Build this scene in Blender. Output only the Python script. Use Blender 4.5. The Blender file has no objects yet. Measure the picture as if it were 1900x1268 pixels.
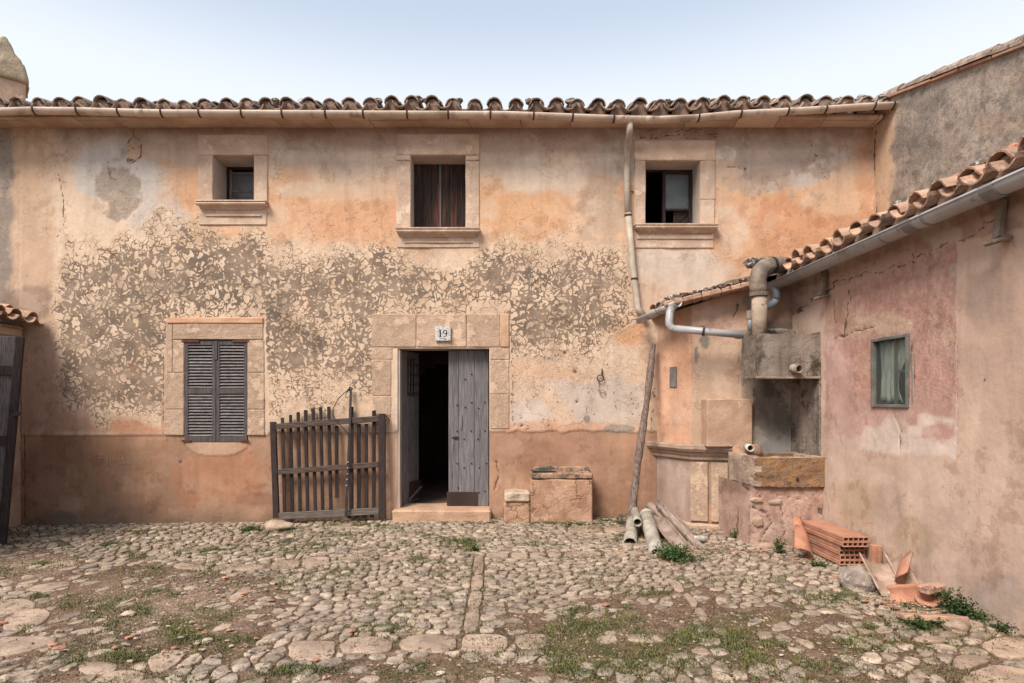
import bpy, bmesh, math, random
import numpy as np
from mathutils import Vector, Matrix, kdtree, noise as mnoise
R = math.radians
random.seed(7); rng = np.random.default_rng(7)
scn = bpy.context.scene
COL = scn.collection

# ------------------------------------------------------------------ camera
F, CX, HY, EYE, D = 1120.0, 920.0, 745.0, 1.55, 8.0      # metres and a level lens, in units of the 1900 px wide frame
cd = bpy.data.cameras.new('camera'); cam = bpy.data.objects.new('camera', cd); COL.objects.link(cam)
cam.location = (0, 0, EYE); cam.rotation_euler = (R(90), 0, 0)
cd.sensor_width = 36; cd.lens = 36*F/1900
cd.shift_x = (950-CX)/1900; cd.shift_y = (HY-634)/1900
cd.clip_start = .05; cd.clip_end = 500
scn.camera = cam

# ------------------------------------------------------------------ sky, sun, exposure
w = bpy.data.worlds.new('World'); scn.world = w; w.use_nodes = True
nt = w.node_tree; nt.nodes.clear()
out = nt.nodes.new('ShaderNodeOutputWorld'); bg = nt.nodes.new('ShaderNodeBackground')
sky = nt.nodes.new('ShaderNodeTexSky'); sky.sky_type = 'NISHITA'; sky.sun_disc = False
SUN_EL, SUN_AZ = 48, 218          # azimuth measured clockwise from +Y (the house): the sun is behind the camera
sky.sun_elevation = R(SUN_EL); sky.sun_rotation = R(SUN_AZ)
sky.air_density = 1.3; sky.dust_density = 1.0; sky.ozone_density = 1.2
tc = nt.nodes.new('ShaderNodeTexCoord'); sp = nt.nodes.new('ShaderNodeSeparateXYZ')
ramp = nt.nodes.new('ShaderNodeValToRGB')       # thin white haze that thins with height
ramp.color_ramp.interpolation = 'EASE'
ramp.color_ramp.elements[0].position = .41; ramp.color_ramp.elements[0].color = (1, 1, 1, 1)
ramp.color_ramp.elements[1].position = .555; ramp.color_ramp.elements[1].color = (.52, .52, .52, 1)
q_ = ramp.color_ramp.elements.new(.95); q_.color = (.15, .15, .15, 1)
mx = nt.nodes.new('ShaderNodeMix'); mx.data_type = 'RGBA'
mx.inputs[7].default_value = (4.6, 4.9, 5.25, 1)
nt.links.new(tc.outputs['Generated'], sp.inputs[0]); nt.links.new(sp.outputs['Z'], ramp.inputs[0])
nt.links.new(ramp.outputs[0], mx.inputs[0]); nt.links.new(sky.outputs[0], mx.inputs[6])
nt.links.new(mx.outputs[2], bg.inputs[0]); nt.links.new(bg.outputs[0], out.inputs[0])
bg.inputs[1].default_value = .105
sd = bpy.data.lights.new('sun', 'SUN'); sun = bpy.data.objects.new('sun', sd); COL.objects.link(sun)
sd.energy = 2.6; sd.angle = R(24); sd.color = (1, .955, .86)
az, el = R(SUN_AZ), R(SUN_EL)
sdir = Vector((math.sin(az)*math.cos(el), math.cos(az)*math.cos(el), math.sin(el)))
sun.rotation_euler = sdir.to_track_quat('Z', 'Y').to_euler()
scn.view_settings.view_transform = 'Standard'; scn.view_settings.look = 'None'
scn.view_settings.gamma = 1; scn.view_settings.exposure = .93
scn.view_settings.use_curve_mapping = False
scn.cycles.max_bounces = 8; scn.cycles.diffuse_bounces = 4

# ------------------------------------------------------------------ helpers
def P(px, py, d=D): return Vector(((px-CX)*d/F, d, EYE+(HY-py)*d/F))
def fx(px, d=D): return (px-CX)*d/F
def fz(py, d=D): return EYE+(HY-py)*d/F
def gh(x, y): return min(0.0, .015*x)
def G(px, py, z=0):
    d = (EYE-z)*F/(py-HY); return Vector(((px-CX)*d/F, d, z))
ALB, SAT = np.array((.875, .86, .85)), .85
def lin(c):
    c = np.asarray(c, float)/255.
    c = np.where(c <= .04045, c/12.92, ((c+.055)/1.055)**2.4); l = c @ np.array((.3, .55, .15))
    return l+(c-l)*SAT
def A(r, g, b): return tuple(float(v) for v in lin((r, g, b))*ALB)

def empty(name, loc=(0, 0, 0), label=None, cat=None, group=None):
    o = bpy.data.objects.new(name, None); o.location = loc; o.empty_display_size = .1; COL.objects.link(o)
    return tag(o, label, cat, group)
def tag(o, label=None, cat=None, group=None, kind=None):
    if label: o['label'] = label
    if cat: o['category'] = cat
    if group: o['group'] = group
    if kind: o['kind'] = kind
    return o
def wloc(o):
    v = Vector((0, 0, 0))
    while o: v += Vector(o.location); o = o.parent
    return v
def link(name, me, parent=None, loc=None, mat=None, kind=None, rot=None):
    o = bpy.data.objects.new(name, me); COL.objects.link(o)
    if parent: o.parent = parent
    if loc is not None: o.location = loc
    if rot is not None: o.rotation_euler = rot
    if mat and not me.materials: me.materials.append(mat)
    if kind: o['kind'] = kind
    return o

class MB:
    def __init__(s): s.v = []; s.f = []; s.c = []
    def add(s, vs, fs, col=None):
        n = len(s.v); s.v.extend([tuple(v) for v in vs]); s.f.extend([tuple(i+n for i in f) for f in fs])
        s.c.extend([col or (1, 1, 1)]*len(vs)); return s
    def xform(s, M):
        s.v = [tuple(M @ Vector(v)) for v in s.v]; return s
    def mesh(s, name, org=(0, 0, 0), smooth=False, col=False):
        me = bpy.data.meshes.new(name)
        me.from_pydata([(v[0]-org[0], v[1]-org[1], v[2]-org[2]) for v in s.v], [], s.f)
        if col:
            a = me.color_attributes.new('Col', 'FLOAT_COLOR', 'POINT')
            arr = np.ones((len(s.v), 4), np.float32); arr[:, :3] = s.c; a.data.foreach_set('color', arr.ravel())
        if smooth: me.polygons.foreach_set('use_smooth', [True]*len(me.polygons))
        me.update(); return me
    def build(s, name, mat, parent=None, smooth=False, kind=None, origin=None, col=False, angle=None):
        """links one object; verts are in world space, the object's own origin sits at 'origin'"""
        base = wloc(parent) if parent else Vector((0, 0, 0))
        if origin is None:
            vs = np.array(s.v); origin = Vector(((vs[:, 0].min()+vs[:, 0].max())/2, (vs[:, 1].min()+vs[:, 1].max())/2, vs[:, 2].min()))
        origin = Vector(origin)
        me = s.mesh(name, origin, smooth, col)
        if angle is not None: me.shade_auto_smooth(use_auto_smooth=True, angle=angle) if hasattr(me, 'shade_auto_smooth') else None
        return link(name, me, parent, origin-base, mat, kind)

def cbox(mb, c, h, b=.004, M=None, jit=0, col=None):
    """chamfered box: centre c, half sizes h, chamfer b, optional rotation matrix M (about c)"""
    b = min(b, min(h)*.8); vs = []; idx = {}
    for sx in (-1, 1):
        for sy in (-1, 1):
            for sz in (-1, 1):
                jx, jy, jz = [(random.uniform(-jit, jit) if jit else 0) for _ in range(3)]
                for k, (ax, ay, az_) in enumerate(((h[0], h[1]-b, h[2]-b), (h[0]-b, h[1], h[2]-b), (h[0]-b, h[1]-b, h[2]))):
                    idx[(sx, sy, sz, k)] = len(vs); vs.append(Vector((sx*ax+jx, sy*ay+jy, sz*az_+jz)))
    fs = []; S = (-1, 1)
    for s in S:
        fs.append([idx[(s, a, b_, 0)] for a, b_ in ((-1, -1), (1, -1), (1, 1), (-1, 1))])
        fs.append([idx[(a, s, b_, 1)] for a, b_ in ((-1, -1), (1, -1), (1, 1), (-1, 1))])
        fs.append([idx[(a, b_, s, 2)] for a, b_ in ((-1, -1), (1, -1), (1, 1), (-1, 1))])
        for t in S:
            fs.append([idx[(s, t, -1, 0)], idx[(s, t, 1, 0)], idx[(s, t, 1, 1)], idx[(s, t, -1, 1)]])
            fs.append([idx[(s, -1, t, 0)], idx[(s, 1, t, 0)], idx[(s, 1, t, 2)], idx[(s, -1, t, 2)]])
            fs.append([idx[(-1, s, t, 1)], idx[(1, s, t, 1)], idx[(1, s, t, 2)], idx[(-1, s, t, 2)]])
            for u in S: fs.append([idx[(s, t, u, k)] for k in range(3)])
    out_ = []
    for f in fs:
        p = [vs[i] for i in f]; n = (p[1]-p[0]).cross(p[2]-p[0]); m = sum(p, Vector())/len(p)
        out_.append(f if n.dot(m) > 0 else f[::-1])
    c = Vector(c); M3 = M or Matrix.Identity(3)
    mb.add([M3 @ v + c for v in vs], out_, col); return mb
def bx(mb, x0, x1, y0, y1, z0, z1, b=.004, jit=0, col=None):
    return cbox(mb, ((x0+x1)/2, (y0+y1)/2, (z0+z1)/2), (abs(x1-x0)/2, abs(y1-y0)/2, abs(z1-z0)/2), b, None, jit, col)
def bar(mb, p0, p1, wdt, thk, b=.003, up=(0, 1, 0), jit=0):
    """a straight bar from p0 to p1; wdt across, thk along 'up'"""
    p0, p1 = Vector(p0), Vector(p1); z = (p1-p0); L = z.length; z.normalize()
    y = Vector(up); y = (y-z*y.dot(z)).normalized(); x = y.cross(z)
    M = Matrix((x, y, z)).transposed()
    return cbox(mb, (p0+p1)/2, (wdt/2, thk/2, L/2), b, M, jit)
def frames(pts):
    pts = [Vector(p) for p in pts]; T = []
    for i in range(len(pts)):
        a = pts[max(0, i-1)]; b = pts[min(len(pts)-1, i+1)]; T.append((b-a).normalized())
    return pts, T
def tube(mb, pts, r, seg=12, caps=True, r2=None, hollow=0, col=None):
    """round tube along a polyline; hollow = wall thickness (open ends with an inner wall)"""
    pts, T = frames(pts); n = len(pts)
    ref = Vector((0, 0, 1)) if abs(T[0].z) < .9 else Vector((1, 0, 0))
    a = T[0].cross(ref).normalized(); vs = []; fs = []
    def ring(p, t, a, rr):
        b = t.cross(a); return [p+(a*math.cos(q)+b*math.sin(q))*rr for q in (2*math.pi*k/seg for k in range(seg))]
    A_ = []
    for i in range(n):
        a = (a-T[i]*a.dot(T[i])).normalized(); A_.append(a.copy())
    rr = [r if not callable(r) else r(i/(n-1)) for i in range(n)]
    if r2 is not None: rr = [r+(r2-r)*i/(n-1) for i in range(n)]
    for i in range(n): vs += ring(pts[i], T[i], A_[i], rr[i])
    for i in range(n-1):
        for k in range(seg):
            k2 = (k+1) % seg; fs.append((i*seg+k, i*seg+k2, (i+1)*seg+k2, (i+1)*seg+k))
    if hollow:
        m = n*seg
        for i in range(n): vs += ring(pts[i], T[i], A_[i], rr[i]-hollow)
        for i in range(n-1):
            for k in range(seg):
                k2 = (k+1) % seg; fs.append((m+i*seg+k2, m+i*seg+k, m+(i+1)*seg+k, m+(i+1)*seg+k2))
        for k in range(seg):
            k2 = (k+1) % seg
            fs.append((k2, k, m+k, m+k2)); e = (n-1)*seg; fs.append((e+k, e+k2, m+e+k2, m+e+k))
    elif caps:
        fs.append(tuple(range(seg))[::-1]); fs.append(tuple((n-1)*seg+k for k in range(seg)))
    mb.add(vs, fs, col); return mb
def channel(mb, pts, r, thk=.006, seg=10, a0=180, a1=360, up=(0, 0, 1), r2=None, wob=0):
    """open half pipe along a polyline; angles measured in the plane across it, 270 = bottom"""
    pts, T = frames(pts); n = len(pts); vs = []; up = Vector(up)
    for i in range(n):
        t = T[i]; u = (up-t*up.dot(t)).normalized(); s = t.cross(u)
        R_ = r if r2 is None else r+(r2-r)*i/(n-1)
        for rad in (R_, R_-thk):
            for k in range(seg+1):
                q = R(a0+(a1-a0)*k/seg); e = random.uniform(-wob, wob)
                vs.append(pts[i]+(s*math.cos(q)+u*math.sin(q))*(rad+e))
    m = seg+1; W = 2*m; fs = []
    for i in range(n-1):
        o0, o1 = i*W, (i+1)*W
        for k in range(seg):
            fs.append((o0+k+1, o0+k, o1+k, o1+k+1)); fs.append((o0+m+k, o0+m+k+1, o1+m+k+1, o1+m+k))
        fs.append((o0, o0+m, o1+m, o1)); fs.append((o0+m+seg, o0+seg, o1+seg, o1+m+seg))
    for e, fl in ((0, 1), ((n-1)*W, 0)):
        for k in range(seg):
            q = (e+k, e+k+1, e+m+k+1, e+m+k); fs.append(q if fl else q[::-1])
    mb.add(vs, fs); return mb
_ico = {}
def ico(sub):
    if sub not in _ico:
        bm = bmesh.new(); bmesh.ops.create_icosphere(bm, subdivisions=sub, radius=1)
        _ico[sub] = ([v.co.copy() for v in bm.verts], [tuple(v.index for v in f.verts) for f in bm.faces]); bm.free()
    return _ico[sub]
def rock(mb, c, s, sub=2, rough=.25, seed=None, flat=0, col=None):
    vs, fs = ico(sub); sd_ = random.uniform(0, 99) if seed is None else seed; c = Vector(c); o = []
    for v in vs:
        p = v*1.1+Vector((sd_, sd_*.7, sd_*.3)); k = 1+rough*(mnoise.noise(p)+.5*mnoise.noise(p*2.3))
        q = Vector((v.x*s[0]*k, v.y*s[1]*k, v.z*s[2]*k))
        if flat and q.z < -s[2]*flat: q.z = -s[2]*flat
        o.append(c+q)
    mb.add(o, fs, col); return mb
def sub_rough(obj, cuts=3, amp=.004, scale=8, seed=0):
    """subdivide a small mesh and push its surface in and out: worn stone and timber"""
    bm = bmesh.new(); bm.from_mesh(obj.data)
    bmesh.ops.subdivide_edges(bm, edges=bm.edges[:], cuts=cuts, use_grid_fill=True)
    bm.normal_update()
    base = wloc(obj)
    for v in bm.verts:
        p = (v.co+base)*scale+Vector((seed, 0, 0))
        v.co += v.normal*amp*(mnoise.noise(p)+.6*mnoise.noise(p*2.7))
    bm.to_mesh(obj.data); bm.free(); obj.data.update(); return obj
def smooth(o, on=True): o.data.polygons.foreach_set('use_smooth', [on]*len(o.data.polygons)); return o

# 2-D value noise on arrays
_T = rng.random((256, 256))
def vn(x, y, s=0):
    x = np.asarray(x, float)+s*17.3; y = np.asarray(y, float)+s*9.1
    xi = np.floor(x).astype(int); yi = np.floor(y).astype(int); fx_ = x-xi; fy_ = y-yi
    fx_ = fx_*fx_*fx_*(fx_*(fx_*6-15)+10); fy_ = fy_*fy_*fy_*(fy_*(fy_*6-15)+10)
    a = _T[xi & 255, yi & 255]; b = _T[(xi+1) & 255, yi & 255]; c = _T[xi & 255, (yi+1) & 255]; d = _T[(xi+1) & 255, (yi+1) & 255]
    return (a*(1-fx_)+b*fx_)*(1-fy_)+(c*(1-fx_)+d*fx_)*fy_
def fbm(x, y, s=0, o=4):
    t = 0; a = .5; n = 0
    for k in range(o): t = t+a*vn(x*2**k, y*2**k, s+k*3); n += a; a *= .5
    return t/n
def sst(a, b, x): t = np.clip((x-a)/(b-a), 0, 1); return t*t*(3-2*t)

# ------------------------------------------------------------------ materials
MATS = {}
class NG:
    def __init__(s, name):
        s.m = bpy.data.materials.new(name); s.m.use_nodes = True; s.t = s.m.node_tree
        s.b = s.t.nodes['Principled BSDF']; s.pos = s.n('ShaderNodeNewGeometry').outputs['Position']
    def n(s, t, **k):
        o = s.t.nodes.new(t)
        for a, v in k.items(): setattr(o, a, v)
        return o
    def set(s, sock, v):
        if hasattr(v, 'is_linked') or hasattr(v, 'links'): s.t.links.new(v, sock)
        else: sock.default_value = v
    def math(s, op, a, b=0, c=0, clamp=False):
        o = s.n('ShaderNodeMath', operation=op, use_clamp=clamp)
        for i, v in enumerate((a, b, c)): s.set(o.inputs[i], v)
        return o.outputs[0]
    def vmath(s, op, a, b=(0, 0, 0), sc=None):
        o = s.n('ShaderNodeVectorMath', operation=op); s.set(o.inputs[0], a); s.set(o.inputs[1], b)
        if sc is not None: s.set(o.inputs[3], sc)
        return o.outputs[0]
    def noise(s, sc, det=4, vec=None, rough=.55, color=False, dist=0):
        o = s.n('ShaderNodeTexNoise'); s.set(o.inputs['Vector'], vec or s.pos)
        o.inputs['Scale'].default_value = sc; o.inputs['Detail'].default_value = det; o.inputs['Roughness'].default_value = rough
        o.inputs['Distortion'].default_value = dist
        return o.outputs['Color' if color else 'Fac']
    def vor(s, sc, vec=None, feat='DISTANCE_TO_EDGE', rnd=1):
        o = s.n('ShaderNodeTexVoronoi', feature=feat); s.set(o.inputs['Vector'], vec or s.pos)
        o.inputs['Scale'].default_value = sc; o.inputs['Randomness'].default_value = rnd; return o.outputs['Distance']
    def mr(s, v, a, b, c=0, d=1, sm=True):
        o = s.n('ShaderNodeMapRange', interpolation_type='SMOOTHSTEP' if sm else 'LINEAR')
        for i, x in enumerate((v, a, b, c, d)): s.set(o.inputs[i], x)
        return o.outputs[0]
    def mix(s, f, a, b, mode='MIX'):
        o = s.n('ShaderNodeMix', data_type='RGBA', blend_type=mode)
        s.set(o.inputs[0], f)
        for i, v in ((6, a), (7, b)):
            if isinstance(v, (tuple, list)): v = tuple(v)+(1,)*(4-len(v))
            s.set(o.inputs[i], v)
        return o.outputs[2]
    def attr(s, name, out='Color'):
        o = s.n('ShaderNodeAttribute', attribute_name=name); return o.outputs[out]
    def grey(s, f): 
        o = s.n('ShaderNodeCombineColor'); [s.set(o.inputs[i], f) for i in range(3)]; return o.outputs[0]
    def bump(s, h, st=.5, dist=.01, prev=None):
        o = s.n('ShaderNodeBump'); o.inputs['Strength'].default_value = st; o.inputs['Distance'].default_value = dist
        s.set(o.inputs['Height'], h)
        if prev: s.t.links.new(prev, o.inputs['Normal'])
        return o.outputs[0]
    def fin(s, col, rough=.9, nrm=None, spec=.25, metal=0):
        s.set(s.b.inputs['Base Color'], col); s.set(s.b.inputs['Roughness'], rough)
        s.b.inputs['Specular IOR Level'].default_value = spec; s.b.inputs['Metallic'].default_value = metal
        if nrm: s.t.links.new(nrm, s.b.inputs['Normal'])
        return s.m

def worn(name, c1, c2, sc=3, det=5, lo=.35, hi=.65, c3=None, sc3=9, lo3=.6, hi3=.7, rough=.9, spec=.2, bump=.4, bs=60, bd=.006,
         stretch=None, rnd=0, speck=.25, vcol=False, metal=0, spsc=90, crk=0, runs=0):
    g = NG(name); p = g.pos
    if rnd:
        oi = g.n('ShaderNodeObjectInfo').outputs['Random']
        p = g.vmath('ADD', p, g.vmath('SCALE', (13.1, 7.7, 5.3), sc=oi))
    v = g.vmath('MULTIPLY', p, stretch) if stretch else p
    col = g.mix(g.mr(g.noise(sc, det, v), lo, hi), c1, c2)
    if c3: col = g.mix(g.mr(g.noise(sc3, 4, v, .6), lo3, hi3), col, c3)
    if vcol: col = g.mix(1, col, g.attr('Col'), 'MULTIPLY')
    f = g.mr(g.noise(spsc, 3, v, .7), .25, .75, 1-speck, 1+speck, False)
    col = g.mix(1, col, g.grey(f), 'MULTIPLY')
    hc = None
    if crk:
        pw = g.vmath('ADD', g.pos, g.vmath('SCALE', g.vmath('SUBTRACT', g.noise(6, 4, color=True), (.5, .5, .5)), sc=.22))
        hc = g.math('MULTIPLY', g.mr(g.vor(crk, pw), .035, .008), g.mr(g.noise(2.2, 3), .44, .54)); col = g.mix(g.math('MULTIPLY', hc, .45), col, A(84, 62, 50))
    if runs:
        rv = g.mr(g.noise(1.0, 4, g.vmath('MULTIPLY', g.pos, (14, 14, .9)), .6), .50, .70); col = g.mix(g.math('MULTIPLY', rv, runs), col, A(70, 60, 52))
    if rnd:
        col = g.mix(1, col, g.grey(g.mr(oi, 0, 1, 1-rnd, 1+rnd, False)), 'MULTIPLY')
    h = g.math('ADD', g.noise(bs, 4, v, .65), g.math('MULTIPLY', g.noise(bs*.2, 3, v), 1.5))
    if hc: h = g.math('SUBTRACT', h, g.math('MULTIPLY', hc, 1.2))
    return g.fin(col, rough, g.bump(h, bump, bd), spec, metal)

def plaster_material():
    g = NG('plaster_worn')
    col = g.attr('Col'); verm = g.attr('verm', 'Fac'); crk = g.attr('crk', 'Fac'); pit = g.attr('pit', 'Fac')
    wv = g.vmath('SUBTRACT', g.noise(3.0, 1, color=True), (.5, .5, .5))
    w2 = g.vmath('SUBTRACT', g.noise(10, 1, color=True), (.5, .5, .5))
    p = g.vmath('ADD', g.pos, g.vmath('SCALE', wv, sc=.30)); p = g.vmath('ADD', p, g.vmath('SCALE', w2, sc=.21))
    e1 = g.vor(10.0, p); f1 = g.vor(10.0, p, 'SMOOTH_F1')
    wob = g.math('MULTIPLY', g.math('SUBTRACT', g.noise(22, 3), .5), .16)
    big = g.math('SUBTRACT', g.noise(3.6, 3, rough=.5), .5); mid = g.math('SUBTRACT', g.noise(14, 1), .5)
    # channels between the flakes widen as the stain gets heavier
    wd = g.math('ADD', g.math('MULTIPLY', verm, .18), g.math('MULTIPLY', g.math('ADD', g.math('MULTIPLY', big, .42), g.math('MULTIPLY', mid, .42)), verm))
    wd = g.math('SUBTRACT', wd, .03)
    fr_ = g.math('MULTIPLY', g.math('SUBTRACT', g.mr(verm, .3, 1.0, .98, .68), f1), .7)
    island = g.mr(g.math('ADD', g.math('MINIMUM', g.math('SUBTRACT', e1, wd), fr_), wob), -.040, .050)
    on = g.mr(verm, .04, .20)
    gcol = g.mix(g.mr(g.noise(4, 5), .35, .65), A(134, 112, 94), A(164, 138, 115))
    gcol = g.mix(g.mr(g.noise(1.3, 3), .5, .7), gcol, A(112, 96, 82))
    isl = g.mix(g.mr(g.noise(5, 3), .3, .7), A(234, 202, 170), A(214, 176, 142))
    isl = g.mix(.30, isl, col)
    isl = g.mix(g.mr(island, 1.0, .55), isl, A(172, 140, 112))
    isl = g.mix(g.math('MULTIPLY', g.math('MULTIPLY', g.mr(g.noise(3.1, 5, rough=.6), .48, .66), g.mr(verm, .3, .8)), .62), isl, gcol)
    vc = g.mix(island, gcol, isl)
    # a paler flake-free soil film over part of the stain
    col2 = g.mix(on, col, vc)
    # flaked limewash: sharp edged paler and darker scales
    fn = g.noise(2.6, 8, rough=.68); fl = g.math('MULTIPLY', g.math('MULTIPLY', g.mr(fn, .535, .56), g.mr(verm, .3, .05, .25, 1)), g.mr(g.attr('craze', 'Fac'), -1, -.6, .08, .30)); col2 = g.mix(fl, col2, g.mix(.55, col2, A(232, 206, 184)))
    fn2 = g.noise(3.7, 8, g.vmath('ADD', g.pos, (5, 3, 8)), .7); col2 = g.mix(g.math('MULTIPLY', g.mr(fn2, .57, .60), .30), col2, g.mix(1, col2, A(206, 176, 150), 'MULTIPLY'))
    st_ = g.mr(g.noise(1, 5, g.vmath('MULTIPLY', g.pos, (6, 6, .55)), .65), .48, .72, 1.0, .84, False); col2 = g.mix(1, col2, g.grey(st_), 'MULTIPLY')
    fine = g.mr(g.noise(22, 6, rough=.7), .3, .7, .93, 1.06, False)
    med = g.mr(g.noise(3.5, 6, rough=.65), .3, .7, .88, 1.08, False)
    col2 = g.mix(1, col2, g.grey(g.math('MULTIPLY', fine, med)), 'MULTIPLY')
    # hairline crazing
    cz = g.vor(4.2, p); cz2 = g.vor(11, g.vmath('ADD', p, (3.1, 1.7, 2.2)))
    hair = g.math('MULTIPLY', g.math('MULTIPLY', g.mr(cz, .018, .004), g.mr(g.noise(1.1, 3), .50, .60)), g.mr(g.attr('craze', 'Fac'), -1, -.2))
    hair2 = g.math('MULTIPLY', g.mr(cz2, .035, .008), g.mr(g.attr('craze', 'Fac'), .2, .8))
    hair = g.math('MAXIMUM', hair, hair2)
    col2 = g.mix(g.math('MULTIPLY', hair, .32), col2, A(120, 84, 60))
    # pits
    pv = g.vor(21, g.vmath('ADD', g.pos, g.vmath('SCALE', w2, sc=.12)), 'F1'); pm = g.math('MULTIPLY', g.mr(g.math('ADD', pv, g.math('MULTIPLY', g.noise(9, 3), .45)), .40, .33), g.mr(g.noise(4, 3), .66, .40, 0, 1)); pm = g.math('MULTIPLY', pm, pit)
    col2 = g.mix(pm, col2, A(110, 62, 42))
    c = g.mr(crk, 1.45, .8)
    rm_ = g.mr(g.noise(15, 6, rough=.75), .3, .7, .60, 1.36, False); rf_ = g.math('MULTIPLY', g.attr('rough', 'Fac'), .8)
    col2 = g.mix(rf_, col2, g.mix(1, col2, g.grey(rm_), 'MULTIPLY'))
    col2 = g.mix(g.math('MULTIPLY', c, .85), col2, A(104, 78, 62))
    h = g.math('ADD', g.math('MULTIPLY', g.noise(45, 5, rough=.65), .5), g.math('MULTIPLY', g.noise(9, 4), .8))
    h = g.math('ADD', h, g.math('MULTIPLY', g.math('MULTIPLY', island, on), .7)); h = g.math('ADD', h, g.math('MULTIPLY', fl, .8))
    h = g.math('SUBTRACT', h, g.math('MULTIPLY', hair, .6))
    h = g.math('ADD', h, g.math('MULTIPLY', g.attr('rough', 'Fac'), g.math('MULTIPLY', g.noise(26, 5, rough=.75), 2.6)))
    h = g.math('SUBTRACT', h, g.math('MULTIPLY', pm, 1.5))
    return g.fin(col2, .93, g.bump(h, .5, .010), .15)
M_plaster = plaster_material()
M_stone = worn('sandstone', A(218, 186, 160), A(200, 164, 138), 4, 6, c3=A(228, 198, 172), sc3=7, lo3=.56, hi3=.66, bump=.75, bs=70, bd=.008, rnd=.07)
M_stonedk = worn('sandstone_weathered', A(202, 166, 138), A(178, 146, 120), 5, 6, c3=A(216, 180, 148), sc3=5, lo3=.55, hi3=.62, bump=.9, bs=60, bd=.010, rnd=.07)
M_soffit = worn('soffit_slab', A(222, 192, 168), A(196, 160, 134), 2.2, 4, bump=.4, rnd=.08)
M_ledge = worn('stone_ledge', A(184, 154, 132), A(160, 132, 112), 4, 5, c3=A(120, 102, 86), sc3=11, bump=.6)
M_reveal = worn('plaster_reveal', A(204, 186, 172), A(190, 170, 156), 3, 4, bump=.3)
M_tile = worn('roof_tile', A(186, 156, 134), A(150, 128, 112), 9, 5, c3=A(112, 106, 100), sc3=16, lo3=.5, hi3=.66, bump=.6, bs=80, rnd=.22, rough=.95)
M_tile2 = worn('roof_tile_clean', A(206, 160, 128), A(180, 140, 114), 7, 5, c3=A(128, 112, 100), sc3=12, lo3=.54, hi3=.68, bump=.5, rnd=.2)
M_mortar = worn('old_mortar', A(140, 112, 94), A(108, 88, 76), 8, 5, c3=A(172, 160, 148), sc3=20, lo3=.58, hi3=.66, bump=.9, bs=40, bd=.012)
M_lichen = worn('lichen_stone', A(130, 112, 98), A(96, 84, 74), 12, 5, c3=A(205, 198, 190), sc3=17, lo3=.52, hi3=.58, bump=1, bs=40, bd=.015, rnd=.15)
M_grout = worn('eave_fill', A(156, 122, 104), A(120, 98, 86), 12, 5, bump=.8, bs=50, bd=.01)
M_gutter = worn('gutter_painted', A(220, 194, 172), A(200, 172, 150), 3, 5, c3=A(164, 138, 118), sc3=4, lo3=.52, hi3=.68, rough=.55, bump=.15, speck=.1)
M_strap = worn('strap_rust', A(92, 58, 46), A(66, 44, 38), 20, 4, rough=.8, bump=.2)
M_pvc = worn('pvc_grey', A(184, 180, 180), A(162, 158, 158), 3, 5, c3=A(134, 122, 112), sc3=6, lo3=.56, hi3=.72, rough=.42, spec=.5, bump=.1, bs=30, speck=.08)
M_pvcdirty = worn('pvc_dirty', A(186, 176, 160), A(150, 138, 122), 9, 5, c3=A(110, 98, 84), sc3=24, lo3=.6, hi3=.7, rough=.6, bump=.2, bs=50, speck=.15)
M_pvcpink = worn('pvc_stained', A(172, 148, 134), A(140, 116, 102), 6, 5, c3=A(100, 84, 72), sc3=20, lo3=.6, hi3=.7, rough=.7, bump=.2, speck=.15)
M_dpipe = worn('downpipe_painted', A(200, 184, 164), A(178, 160, 142), 6, 4, rough=.5, bump=.1, speck=.08)
M_vent = worn('fibre_cement', A(186, 162, 140), A(160, 136, 116), 5, 5, c3=A(120, 104, 90), sc3=9, lo3=.56, hi3=.68, bump=.4)
M_ventdk = worn('fibre_cement_lichen', A(150, 130, 112), A(116, 102, 90), 9, 5, bump=.7, bs=50, bd=.01)
M_concrete = worn('concrete', A(152, 136, 122), A(124, 110, 98), 4, 6, c3=A(90, 80, 70), sc3=5, lo3=.55, hi3=.66, bump=.8, bs=45, bd=.01, crk=6, runs=.45)
M_conclt = worn('concrete_edge', A(160, 140, 124), A(136, 118, 102), 6, 5, bump=.6)
M_moss = worn('trough_moss', A(166, 122, 76), A(146, 112, 84), 8, 6, c3=A(118, 90, 72), sc3=14, lo3=.56, hi3=.66, bump=1.1, bs=60, bd=.016, speck=.3)
M_trough = worn('trough_stone', A(190, 162, 140), A(158, 132, 114), 6, 6, c3=A(116, 94, 82), sc3=16, bump=.9, bs=50, bd=.012)
M_wooddk = worn('wood_dark', A(66, 53, 50), A(46, 38, 36), 6, 5, stretch=(14, 14, 1.2), rough=.85, bump=.5, bs=14, bd=.004, rnd=.2, speck=.2, spsc=30)
M_woodgrey = worn('wood_grey', A(128, 122, 124), A(104, 98, 100), 4, 5, c3=A(80, 68, 64), sc3=1.6, lo3=.60, hi3=.74, stretch=(14, 14, 1), rough=.85, bump=.5, bs=12, bd=.004, rnd=.10, speck=.2, spsc=30)
M_shutter = worn('wood_shutter', A(140, 130, 128), A(108, 100, 98), 6, 5, stretch=(2, 5, 16), rough=.85, bump=.4, bs=10, bd=.003, rnd=.14, speck=.2, spsc=20)
M_shutterv = worn('wood_shutter_stile', A(102, 93, 92), A(76, 69, 69), 6, 5, stretch=(16, 16, 1.5), rough=.85, bump=.4, bs=10, bd=.003, rnd=.1, speck=.2)
M_woodrust = worn('wood_redbrown', A(70, 56, 50), A(48, 40, 38), 5, 5, c3=A(128, 70, 48), sc3=1.4, lo3=.50, hi3=.72, stretch=(18, 18, 1), rough=.8, bump=.4, bs=12, bd=.004, speck=.25)
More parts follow.
